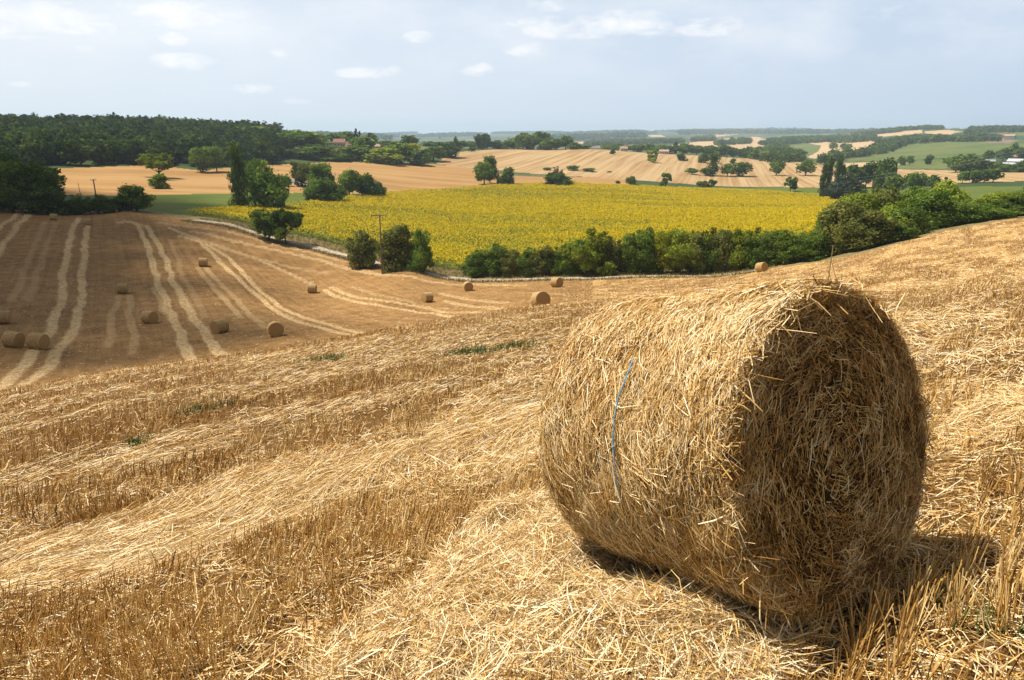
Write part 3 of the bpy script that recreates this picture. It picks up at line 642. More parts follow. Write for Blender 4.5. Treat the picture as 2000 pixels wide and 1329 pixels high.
def core_side():
    th = np.linspace(0, 2 * math.pi, 145)[:-1]; s = np.linspace(.012, B_L - .012, 44); S, Th = np.meshgrid(s, th, indexing='ij')
    V = bale_pt(S, Th, B_R * .945).reshape(-1, 3); ii = np.arange(44 * 144).reshape(44, 144); i1 = np.roll(ii, -1, 1)
    return V, np.stack([ii[:-1], i1[:-1], i1[1:], ii[1:]], -1).reshape(-1, 4)
def core_end(back):
    th = np.linspace(0, 2 * math.pi, 145)[:-1]; k = np.linspace(0.02, 1, 22); Kk, Th = np.meshgrid(k, th, indexing='ij')
    e = bale_pt(np.full_like(Th, B_L - .012 if back else .012), Th, B_R * .945); c = B_A * (B_L - .01 if back else .01)
    V = c + (e - c) * Kk[..., None]
    V = V + B_A * ((fbm(V[..., 0] * 7, V[..., 2] * 7, 83) - .5) * .008 + (.012 * Kk ** 4 - .012) * (-1 if not back else 1) * -1)[..., None]
    V = V.reshape(-1, 3); ii = np.arange(22 * 144).reshape(22, 144); i1 = np.roll(ii, -1, 1)
    return V, np.stack([ii[:-1], i1[:-1], i1[1:], ii[1:]], -1).reshape(-1, 4)
def bale_part(name, core, straws):
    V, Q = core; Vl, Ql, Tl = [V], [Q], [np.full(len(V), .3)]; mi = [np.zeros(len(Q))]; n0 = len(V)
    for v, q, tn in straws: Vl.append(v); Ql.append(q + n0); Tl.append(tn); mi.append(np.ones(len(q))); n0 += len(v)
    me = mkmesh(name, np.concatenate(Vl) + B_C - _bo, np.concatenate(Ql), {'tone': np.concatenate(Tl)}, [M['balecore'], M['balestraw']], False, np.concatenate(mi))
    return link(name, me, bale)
def side_straws(n, lnlo, lnhi, dev, lift, offlo, offhi, s=None):
    s = rng.uniform(.008, B_L - .008, n) if s is None else s; th = rng.uniform(0, 2 * math.pi, n)
    p = bale_pt(np.clip(s, 0, B_L), th, B_R * .975); nr = np.cos(th)[:, None] * B_E1 + np.sin(th)[:, None] * B_E2; tg = -np.sin(th)[:, None] * B_E1 + np.cos(th)[:, None] * B_E2
    ph = rng.normal(0, dev, n) + (fbm(s * 5, th * 3, 84) - .5) * 1.1; ph = np.where(rng.random(n) < .16, rng.uniform(-1.6, 1.6, n), ph); sg = np.where(rng.random(n) < .5, 1, -1)
    d = unit((tg * np.cos(ph)[:, None] + B_A * np.sin(ph)[:, None]) * sg[:, None] + nr * rng.normal(lift, .11, n)[:, None])
    ln = rng.uniform(lnlo, lnhi, n); off = rng.uniform(offlo, offhi, n)
    P0 = p + nr * off[:, None] - d * (ln / 2)[:, None]; P1 = p + nr * off[:, None] + d * (ln / 2)[:, None] - nr * (ln ** 2 / 8 / B_R * 3)[:, None]
    rl = rng.uniform(-1.2, 1.2, n); sd = unit(np.cross(d, nr)); side = sd * np.cos(rl)[:, None] + nr * np.sin(rl)[:, None]
    V, Q = strips(P0, P1, side, rng.uniform(.0014, .0036, n), ln * rng.normal(.03, .05, n), unit(nr + rng.normal(0, .5, (n, 3)))); 
    return V, Q, np.repeat(np.clip(rng.normal(.61, .24, n) + (fbm(s * 4 + 9, th * 2.5, 85) - .5) * .5, 0, 1), 6)
def end_straws(n, back, lnlo, lnhi, dev, lift, offhi, k0=0., k1=1.):
    k = np.sqrt(rng.uniform(k0, k1, n)); th = rng.uniform(0, 2 * math.pi, n); ax = B_A if back else -B_A
    e = bale_pt(np.full(n, B_L if back else 0.), th, B_R * .97); c = B_A * (B_L if back else 0.)
    p = c + (e - c) * k[:, None] + ax * rng.uniform(-.03, offhi, n)[:, None]
    nr = np.cos(th)[:, None] * B_E1 + np.sin(th)[:, None] * B_E2; tg = -np.sin(th)[:, None] * B_E1 + np.cos(th)[:, None] * B_E2
    ph = rng.normal(.15, dev, n); sg = np.where(rng.random(n) < .5, 1, -1)
    d = unit((tg * np.cos(ph)[:, None] + nr * np.sin(ph)[:, None]) * sg[:, None] + ax * rng.normal(lift, .14, n)[:, None]); ln = rng.uniform(lnlo, lnhi, n)
    P0 = p - d * (ln / 2)[:, None]; P1 = p + d * (ln / 2)[:, None]; rl = rng.uniform(-1.3, 1.3, n); sd = unit(np.cross(d, ax)); side = sd * np.cos(rl)[:, None] + ax * np.sin(rl)[:, None]
    V, Q = strips(P0, P1, side, rng.uniform(.0015, .0037, n), ln * rng.normal(.02, .06, n), unit(ax + rng.normal(0, .5, (n, 3))))
    return V, Q, np.repeat(np.clip(rng.normal(.40, .24, n) + .11 * np.sin(k * 46 + 2.5 * fbm(np.cos(th) * 2 + 3, np.sin(th) * 2 + 3, 86)) + (fbm(np.cos(th) * k * 4 + 7, np.sin(th) * k * 4 + 7, 87) - .5) * .7, 0, 1), 6)  # end fibres toned darker than the side: the end's shade put into colour
def hanging(n):
    """loose straws trailing from the rim of the near end and under the belly"""
    th = rng.uniform(-math.pi, math.pi, n); s = rng.normal(.0, .05, n); p = bale_pt(np.clip(s, 0, B_L), th, B_R * .98)
    nr = np.cos(th)[:, None] * B_E1 + np.sin(th)[:, None] * B_E2
    d = unit(rng.normal(size=(n, 3)) * .6 - B_A * .5 + nr * .35 + np.array([0, 0, -.55])); ln = rng.uniform(.04, .16, n)
    V, Q = strips(p, p + d * ln[:, None], unit(np.cross(d, rng.normal(size=(n, 3)))), rng.uniform(.0025, .005, n), ln * rng.normal(0, .12, n), unit(rng.normal(size=(n, 3))))
    return V, Q, np.repeat(np.clip(rng.normal(.6, .2, n), 0, 1), 6)
o = bale_part('rolled_side', core_side(), [side_straws(115000, .03, .12, .34, .02, -.022, .008), side_straws(18000, .05, .17, .5, .06, -.005, .018), side_straws(4200, .05, .16, .9, .33, .0, .015), hanging(350)])
o['label'] = 'rolled straw side of the bale, sunlit'
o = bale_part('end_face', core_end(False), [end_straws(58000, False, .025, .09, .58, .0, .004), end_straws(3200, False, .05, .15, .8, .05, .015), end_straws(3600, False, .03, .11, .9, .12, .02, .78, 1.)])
o['label'] = 'shaded flat end of the bale with spiral straw'
bale_part('end_face', core_end(True), [end_straws(9000, True, .05, .14, .6, .03, .012)])
# blue twine on the sunlit side
tw = []
for u, v in ((1237, 700), (1222, 740), (1208, 775), (1199, 820), (1197, 870), (1201, 915), (1208, 950), (1215, 985)):
    a, t_ = ray(u, v); d = np.array([math.sin(a), math.cos(a), float(t_)]); d /= np.linalg.norm(d)
    dd = d - B_A * d.dot(B_A); o_ = -B_C; oo = o_ - B_A * o_.dot(B_A); A_ = dd.dot(dd); B_ = 2 * dd.dot(oo); C_ = oo.dot(oo) - (B_R * 1.006) ** 2
    k = (-B_ - math.sqrt(max(B_ * B_ - 4 * A_ * C_, 0))) / (2 * A_); tw.append(d * k - _bo)
mb = MB(); mb.tube(np.array(tw), [.0024] * len(tw), 6)
m, t, b = mat('blue_twine'); b.inputs['Base Color'].default_value = (.10, .32, .48, 1); M['twine'] = m
link('twine', mb.mesh('twine', [m], True), bale)

# ------------------------------------------------------------------ bales across the field
m, t, b = mat('far_bale_side'); M['fbs'] = m
oc = N(t, 'ShaderNodeTexCoord').outputs['Object']; n1 = NOISE(t, MAP(t, oc, (2.5, 5, 5)), 5, 5, .7); n2 = NOISE(t, MAP(t, oc, (9, .6, .6)), 2.2, 3, .6)
base = MIXC(t, RAMP(t, n2, [(.35, 0.), (.65, 1.)]), RAMP(t, n1, [(.3, (.20, .115, .04)), (.7, (.46, .31, .13))]), RAMP(t, n1, [(.3, (.30, .19, .08)), (.7, (.60, .44, .21))])); t.links.new(base, b.inputs['Base Color']); BUMP(t, b, n1, .05, 1)
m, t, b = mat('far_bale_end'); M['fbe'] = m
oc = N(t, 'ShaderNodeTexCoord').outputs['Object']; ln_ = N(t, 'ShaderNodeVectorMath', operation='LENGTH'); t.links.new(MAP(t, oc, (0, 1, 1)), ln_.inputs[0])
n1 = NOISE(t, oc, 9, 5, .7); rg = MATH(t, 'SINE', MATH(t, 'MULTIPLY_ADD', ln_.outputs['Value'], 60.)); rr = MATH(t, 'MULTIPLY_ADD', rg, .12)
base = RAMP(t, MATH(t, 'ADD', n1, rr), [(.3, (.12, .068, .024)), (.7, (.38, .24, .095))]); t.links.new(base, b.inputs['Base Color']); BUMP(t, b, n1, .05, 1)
FR, FL = .68, 1.2
def far_side():
    th = np.linspace(0, 2 * math.pi, 49)[:-1]; s = np.linspace(-FL / 2, FL / 2, 13); S, Th = np.meshgrid(s, th, indexing='ij')
    r = FR * (1 + .035 * (fbm(np.cos(Th) * 3 + 4, np.sin(Th) * 3 + S * 4, 91) - .5) * 2) * (1 - .05 * np.clip((np.abs(S) - FL * .4) / (FL * .1), 0, 1) ** 2) * np.where(np.sin(Th) < -.85, .97, 1)
    V = np.stack([S, r * np.cos(Th), r * np.sin(Th) + FR * .96], -1).reshape(-1, 3); ii = np.arange(13 * 48).reshape(13, 48); i1 = np.roll(ii, -1, 1)
    Q = np.stack([ii[:-1], ii[1:], i1[1:], i1[:-1]], -1).reshape(-1, 4); n = 900
    s = rng.uniform(-FL / 2, FL / 2, n); th = rng.uniform(0, 2 * math.pi, n); nr = np.c_[np.zeros(n), np.cos(th), np.sin(th)]; tg = np.c_[np.zeros(n), -np.sin(th), np.cos(th)]
    p = np.c_[s, FR * .985 * np.cos(th), FR * .985 * np.sin(th) + FR * .96]; d = unit(tg + nr * rng.normal(.15, .25, n)[:, None] + rng.normal(0, .45, (n, 3)) * (1, .2, .2)); ln = rng.uniform(.08, .28, n)
    Vs_, Qs_ = strips(p - d * ln[:, None] / 2, p + d * ln[:, None] / 2, unit(np.cross(d, nr) + nr * .5), rng.uniform(.010, .022, n), ln * .05, nr)
    return mkmesh('rolled_side', np.concatenate([V, Vs_]), np.concatenate([Q, Qs_ + len(V)]), {'tone': np.concatenate([np.zeros(len(V)), np.repeat(np.clip(rng.normal(.5, .2, n), 0, 1), 6)])}, [M['fbs'], M['balestraw']], False, np.concatenate([np.zeros(len(Q)), np.ones(len(Qs_))]))
def far_end(sg):
    th = np.linspace(0, 2 * math.pi, 49)[:-1]; k = np.linspace(.02, 1, 6); Kk, Th = np.meshgrid(k, th, indexing='ij'); S = sg * FL / 2
    r = FR * .95 * Kk * (1 + .035 * (fbm(np.cos(Th) * 3 + 4, np.sin(Th) * 3 + S * 4, 91) - .5) * 2)
    V = np.stack([S + sg * .03 * (1 - Kk ** 2), r * np.cos(Th), r * np.sin(Th) + FR * .96], -1).reshape(-1, 3); ii = np.arange(6 * 48).reshape(6, 48); i1 = np.roll(ii, -1, 1); q = np.stack([ii[:-1], i1[:-1], i1[1:], ii[1:]], -1).reshape(-1, 4)
    return mkmesh('end_face', V, q if sg > 0 else q[:, ::-1], None, [M['fbe']], True)
fs_, fe1, fe2 = far_side(), far_end(1), far_end(-1)
BALES = [  # column, base row, angle of the axis from the line of sight, label
 (8, 632, 75, 'round bale cut by the left edge of the photo'), (27, 677, 48, 'left bale of the pair lying close together at the far left'), (74, 681, 52, 'right bale of the pair lying close together at the far left'),
 (106, 430, 70, 'farthest bale, near the crest below the dark trees'), (174, 440, 62, 'far bale at the top end of the pale twin wheel tracks'), (240, 573, 80, 'bale standing alone midway up the shaded left field'),
 (293, 631, 38, 'bale beside the broad pale twin tracks, its end turned to the right'), (397, 520, 82, 'small bale high on the left field above the bale with dark end'), (431, 650, -52, 'bale with its end turned left, right of the broad pale tracks'),
 (540, 657, 6, 'bale showing its full round end, nearest the foot of the slope'), (610, 572, 76, 'bale at the left end of the looping straw tracks'), (834, 590, -55, 'bale lying between the track loops with its end turned left'),
 (915, 568, 10, 'bale with its round end facing out, near the chalk track'), (1088, 561, 42, 'bale just below the hedge, left of the big bale top'), (1058, 606, 25, 'bale half hidden by the crest, left of the big bale'), (1489, 531, 50, 'lone bale right below the hedge, above the big bale')]
for k, (u, v, ang, lab) in enumerate(BALES):
    x, y, z, r = hit(u, v, 47, 250); 
    if u == 1058: x, y, z, r = spot(u, 54)
    gx = (ground(x + .8, y) - ground(x - .8, y)) / 1.6; gy = (ground(x, y + .8) - ground(x, y - .8)) / 1.6
    o = bpy.data.objects.new('straw_bale', None); C.objects.link(o); o.location = (x, y, z - .03)
    view = math.atan2(-y, -x); az_ = view + math.radians(ang); ax = Vector((math.cos(az_), math.sin(az_), 0)); nrm = Vector((-gx, -gy, 1)).normalized()
    ax = (ax - nrm * ax.dot(nrm)).normalized(); yv = nrm.cross(ax)
    from mathutils import Matrix
    o.rotation_euler = Matrix((ax, yv, nrm)).transposed().to_euler(); sc_ = 1.0 + .06 * (random.random() - .5); o.scale = (sc_,) * 3
    tag(o, lab, 'straw bale', 'round bales across the stubble field')
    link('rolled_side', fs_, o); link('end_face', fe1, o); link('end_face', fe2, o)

# ------------------------------------------------------------------ sunflowers
n = 430000; e = 1.0; aa = rng.uniform(-.62, .62, n); u_ = rng.random(n); rr_ = (105 ** e + u_ * (450 ** e - 105 ** e)) ** (1 / e)
x = rr_ * np.sin(aa); y = rr_ * np.cos(aa)
i_ = np.clip(((aa + HALF) / DAZ).astype(int), 0, NF - 1); j_ = np.clip(((np.log(rr_) - LS[0]) / DS).astype(int), 0, NR - 2)
kp = zone[i_, j_] == 2; x, y, rr_ = x[kp], y[kp], rr_[kp]; n = len(x)
bare = fbm(x / 60, y / 22, 101, 3); head = rng.random(n) < np.clip(1.42 - 1.05 * sstep(.42, .74, bare), .12, 1)
edge = rr_ - track_r(np.arctan2(x, y)); head &= rng.random(n) < sstep(8, 16, edge) * .9 + .1
z = ground(x, y); S = (rr_ / 120) ** .30; H = rng.uniform(1.15, 1.6, n) + .25 * (fbm(x / 9, y / 9, 104) - .5)
hc = np.c_[x, y, z + H][head]; nh = len(hc); nm = unit(np.c_[rng.normal(-.25, .35, nh), rng.normal(-.75, .3, nh), rng.normal(.55, .3, nh)])
a_ = unit(np.cross(nm, rng.normal(size=(nh, 3)))); b_ = np.cross(nm, a_); R_ = rng.uniform(.075, .12, nh) * S[head]
th = np.arange(6) * math.pi / 3; ring = hc[:, None] + R_[:, None, None] * (np.cos(th)[None, :, None] * a_[:, None] + np.sin(th)[None, :, None] * b_[:, None])
cen = hc + nm * (R_ * .22)[:, None]
V1 = np.concatenate([ring, cen[:, None]], 1).reshape(-1, 3); k7 = np.arange(nh)[:, None] * 7; T1 = np.concatenate([k7 + np.array([[6, i, (i + 1) % 6]]) for i in range(6)], 1).reshape(-1, 3)
Vl = []; 
for q in range(2):
    c = np.c_[x, y, z + H * rng.uniform(.5, .86, n)] + rng.normal(0, .14, (n, 3)); d1 = unit(rng.normal(size=(n, 3)) * (1, 1, .35)); d2 = unit(np.cross(d1, rng.normal(0, .35, (n, 3)) + (0, 0, 1))); s_ = rng.uniform(.13, .25, n) * S
    Vl.append(np.stack([c - d1 * s_[:, None], c - d2 * (s_ * .6)[:, None], c + d1 * s_[:, None], c + d2 * (s_ * .6)[:, None]], 1).reshape(-1, 3))
V2 = np.concatenate(Vl); nq = len(V2) // 4; Q2 = np.arange(nq * 4).reshape(-1, 4) + len(V1)
tone = np.concatenate([np.repeat(rng.random(nh), 7) * 1.0 + np.tile([0, 0, 0, 0, 0, 0, 0.], nh), np.repeat(rng.random(nq), 4)])
m, t, b = mat('sunflower_head'); M['sunhead'] = m
t.links.new(RAMP(t, ATTR(t, 'tone'), [(0, (.42, .27, .004)), (.5, (.52, .36, .007)), (1, (.59, .44, .015))]), b.inputs['Base Color'])
m, t, b = mat('sunflower_leaf'); M['sunleaf'] = m
t.links.new(RAMP(t, ATTR(t, 'tone'), [(0, (.16, .17, .012)), (.6, (.25, .24, .02)), (1, (.33, .30, .035))]), b.inputs['Base Color'])
o = link('sunflowers', mkmesh('sunflowers', np.concatenate([V1, V2]), Q2, {'tone': tone}, [M['sunhead'], M['sunleaf']], False, np.concatenate([np.ones(nq), np.zeros(len(T1))]), T1))
tag(o, 'yellow sunflowers in bloom filling the field behind the hedge', None, None, 'stuff')
# ------------------------------------------------------------------ trees
def foliage_mat(name, ca, cb, cc, trans=.36):
    m = bpy.data.materials.new(name); m.use_nodes = True; t = m.node_tree; t.nodes.clear()
    o = N(t, 'ShaderNodeOutputMaterial'); d = N(t, 'ShaderNodeBsdfDiffuse'); tr = N(t, 'ShaderNodeBsdfTranslucent'); mx = N(t, 'ShaderNodeMixShader'); mx.inputs[0].default_value = trans
    c = RAMP(t, ATTR(t, 'tone'), [(0, ca), (.55, cb), (1, cc)]); oi = N(t, 'ShaderNodeObjectInfo')
    hs = N(t, 'ShaderNodeHueSaturation'); t.links.new(c, hs.inputs['Color']); v = MATH(t, 'MULTIPLY_ADD', oi.outputs['Random'], .5); t.nodes[-1].inputs[2].default_value = .92; t.links.new(v, hs.inputs['Value'])
    t.links.new(hs.outputs[0], d.inputs['Color']); t.links.new(hs.outputs[0], tr.inputs['Color'])
    t.links.new(d.outputs[0], mx.inputs[1]); t.links.new(tr.outputs[0], mx.inputs[2]); t.links.new(mx.outputs[0], o.inputs[0]); return m
LEAF = {'wood': foliage_mat('leaf_wood', (.028, .05, .012), (.058, .09, .018), (.115, .155, .03)), 'dark': foliage_mat('leaf_dark', (.042, .075, .013), (.09, .135, .022), (.17, .22, .038)),
        'mid': foliage_mat('leaf_mid', (.055, .10, .014), (.12, .18, .025), (.21, .27, .045)),
        'fresh': foliage_mat('leaf_fresh', (.10, .14, .015), (.20, .25, .026), (.33, .36, .05)),
        'olive': foliage_mat('leaf_olive', (.07, .085, .02), (.14, .155, .034), (.24, .24, .06)),
        'yellow': foliage_mat('leaf_yellowing', (.12, .14, .012), (.25, .26, .02), (.38, .36, .03)),
        'grey': foliage_mat('leaf_greyish', (.04, .06, .035), (.08, .105, .062), (.13, .155, .10)),
        'dry': foliage_mat('leaf_dry', (.06, .045, .03), (.11, .085, .06), (.17, .13, .09)),
        'needle': foliage_mat('leaf_needle', (.012, .026, .014), (.025, .045, .022), (.045, .07, .035), .1)}
m, t, b = mat('bark'); M['bark'] = m
b.inputs['Base Color'].default_value = (.075, .058, .042, 1)
def leaves(P, Nn, size, tone, r_, wild=.5):
    """pointed leaf-spray quads around points P facing roughly Nn"""
    n = len(P); nn = unit(Nn + r_.normal(0, wild, (n, 3))); a = unit(np.cross(nn, r_.normal(size=(n, 3)))); b_ = np.cross(nn, a); s = size * r_.uniform(.55, 1.4, n)
    asp = r_.uniform(.5, .85, n)
    k = r_.uniform(-.25, .25, n)
    V = np.stack([P - a * s[:, None], P - b_ * (s * asp)[:, None] + a * (s * k)[:, None], P + a * s[:, None], P + b_ * (s * asp)[:, None] + nn * (s * .25)[:, None]], 1).reshape(-1, 3)
    return V, np.repeat(tone, 4)
def crown_mesh(kind, n, leaf, seed, wild=.5):
    r_ = np.random.default_rng(seed); lobes = []
    if kind == 'round':
        for k in range(17):
            d = unit(r_.normal(size=3)); p = np.array([0, 0, .53]) + d * (.31, .31, .34) * r_.uniform(.55, 1.05); lobes.append((p, r_.uniform(.12, .23)))
        lobes.append((np.array([0, 0, .52]), .27))
    elif kind == 'open':
        for k in range(13):
            th = r_.uniform(0, 6.28); q = r_.uniform(.12, .38); p = np.array([q * math.cos(th), q * math.sin(th), r_.uniform(.30, .86) - q * .30]); lobes.append((p, r_.uniform(.10, .17)))
    elif kind == 'bush':
        for k in range(19):
            th = r_.uniform(0, 6.28); q = r_.uniform(0, .36); p = np.array([q * math.cos(th), q * math.sin(th), r_.uniform(.10, .82 - q * .9)]); lobes.append((p, r_.uniform(.13, .22)))
        lobes.append((np.array([0, 0, .35]), .3))
    elif kind == 'poplar':
        for k in range(64):
            z = .05 + .91 * k / 63; q = (.26 if z < .86 else .26 * (1 - z) / .14) * r_.uniform(.1, 1); th = r_.uniform(0, 6.28); lobes.append((np.array([q * math.cos(th), q * math.sin(th), z]), r_.uniform(.13, .2) if z < .9 else .1))
    elif kind == 'conifer':
        for k in range(42):
            z = r_.uniform(.05, .98); q = .42 * (1 - z) ** .8 * r_.uniform(.3, 1); th = r_.uniform(0, 6.28); lobes.append((np.array([q * math.cos(th), q * math.sin(th), z]), .05 + .10 * (1 - z)))
    if kind in ('round', 'bush', 'open'):   # small sprays that break the outline
        big = list(lobes)
        for k in range(46 if kind == 'bush' else 30):
            p, q = big[r_.integers(len(big))]; d = unit(r_.normal(size=3) + (0, 0, .5)); lobes.append((p + d * q * r_.uniform(.75, 1.25), q * r_.uniform(.22, .5)))
    w = np.array([l[1] ** 2 for l in lobes]); c = r_.choice(len(lobes), n, p=w / w.sum()); cen = np.array([l[0] for l in lobes])[c]; rad = np.array([l[1] for l in lobes])[c]
    d = unit(r_.normal(size=(n, 3))); hz = {'poplar': .32, 'conifer': .6}.get(kind, .85)
    q = r_.uniform(.35, 1.0, n) ** .4 * (1 + .30 * r_.normal(size=n) * (r_.random(n) < .3)); P = cen + d * (rad * q)[:, None] * ((1, 1, .45) if kind == 'poplar' else (1, 1, hz))
    if kind in ('bush',): P[:, 2] = np.abs(P[:, 2])
    P[:, 2] = np.maximum(P[:, 2], .01)
    lt = r_.normal(0, .22, len(lobes))[c]; tone = np.clip(.45 + lt + r_.normal(0, .2, n), 0, 1)
    out_ = unit(P - np.array([0, 0, .4])); V, tn = leaves(P, unit(d + .5 * out_), leaf, tone, r_, wild)
    if kind == 'poplar': V = V * (1, 1, 1)
    V = V / (np.ptp(np.percentile(V[:, 0], [.5, 99.5])), np.ptp(np.percentile(V[:, 1], [.5, 99.5])), np.percentile(V[:, 2], 99.8))
    return mkmesh('crown', V, np.arange(len(V)).reshape(-1, 4), {'tone': tn}, [LEAF['mid']])
def trunk_mesh(kind, seed):
    r_ = np.random.default_rng(seed); mb = MB(); w = .035 if kind in ('round', 'open') else .02
    top = {'round': .55, 'open': .5, 'bush': .45, 'poplar': .9, 'conifer': .9}[kind]
    if kind == 'bush':
        for k in range(4):
            th = r_.uniform(0, 6.28); mb.tube([(0.03 * math.cos(th), .03 * math.sin(th), -.03), (.1 * math.cos(th), .1 * math.sin(th), .2), (.2 * math.cos(th), .2 * math.sin(th), .45)], [.018, .012, .005], 6)
    else:
        mb.tube([(0, 0, -.04), (.01, 0, top * .4), (-.01, .01, top * .75), (0, 0, top)], [w, w * .75, w * .55, w * .2], 8)
        for k in range(5):
            th = k * 1.26 + r_.uniform(-.3, .3); z = top * r_.uniform(.4, .8); l = (.06 if kind in ('poplar', 'conifer') else .27)
            mb.tube([(0, 0, z), (l * .5 * math.cos(th), l * .5 * math.sin(th), z + .10), (l * math.cos(th), l * math.sin(th), z + .2)], [w * .5, w * .33, w * .1], 6)
    return mb.mesh('trunk', [M['bark']], True)
PROTO = {}
def proto(kind, level, k):
    key = (kind, level, k)
    if key not in PROTO:
        n, leaf = {0: (17000, .019), 1: (6500, .028), 2: (1300, .055)}[level]
        if kind in ('poplar', 'conifer'): n = int(n * .7); leaf *= .9
        PROTO[key] = (crown_mesh(kind, n, leaf, hash_seed(key)), trunk_mesh(kind, hash_seed(key) + 1))
    return PROTO[key]
def hash_seed(k): return sum(ord(c) for c in k[0]) * 101 + k[1] * 17 + k[2] * 7
def depth_of(x, y, z): return y * math.cos(PITCH) - z * math.sin(PITCH)
def tree(name, cat, kind, leaf, u, wpx, vtop, r, label, group=None, vbase=None, sink=.15, deep=1.0):
    """tree whose foot stands on the ground at distance r in photograph column u (or where row vbase meets the ground)"""
    if vbase is not None: x, y, z, r = hit(u, vbase, r[0] if isinstance(r, tuple) else 60, r[1] if isinstance(r, tuple) else 1e9)
    else: x, y, z, r = spot(u, r)
    a, t_ = ray(u, vtop); h = r * float(t_) - z; h = max(h, 1.0); w = wpx / FPX * depth_of(x, y, z)
    lev = 0 if r < 145 else (1 if r < 420 else 2); k = int(_hash(int(u), int(vtop), 5) * (4 if kind != 'conifer' else 2))
    cm, tm = proto(kind, lev, k)
    o = bpy.data.objects.new(name, None); C.objects.link(o); o.location = (x, y, z - sink * min(1, h / 6)); o.scale = (w, w * deep, h); o.rotation_euler[2] = _hash(int(u), int(vtop), 9) * 6.28
    tag(o, label, cat, group)
    tr_ = link('stem' if kind == 'bush' else 'trunk', tm, o)
    c_ = link('foliage' if kind == 'bush' else 'crown', cm, o); c_.material_slots[0].link = 'OBJECT'; c_.material_slots[0].material = LEAF[leaf]
    return o
ORD = ['first', 'second', 'third', 'fourth', 'fifth', 'sixth', 'seventh', 'eighth', 'ninth', 'tenth', 'eleventh', 'twelfth', 'thirteenth', 'fourteenth', 'fifteenth', 'sixteenth', 'seventeenth', 'eighteenth', 'nineteenth', 'twentieth', 'twenty-first', 'twenty-second', 'twenty-third', 'twenty-fourth', 'twenty-fifth', 'twenty-sixth', 'twenty-seventh', 'twenty-eighth']
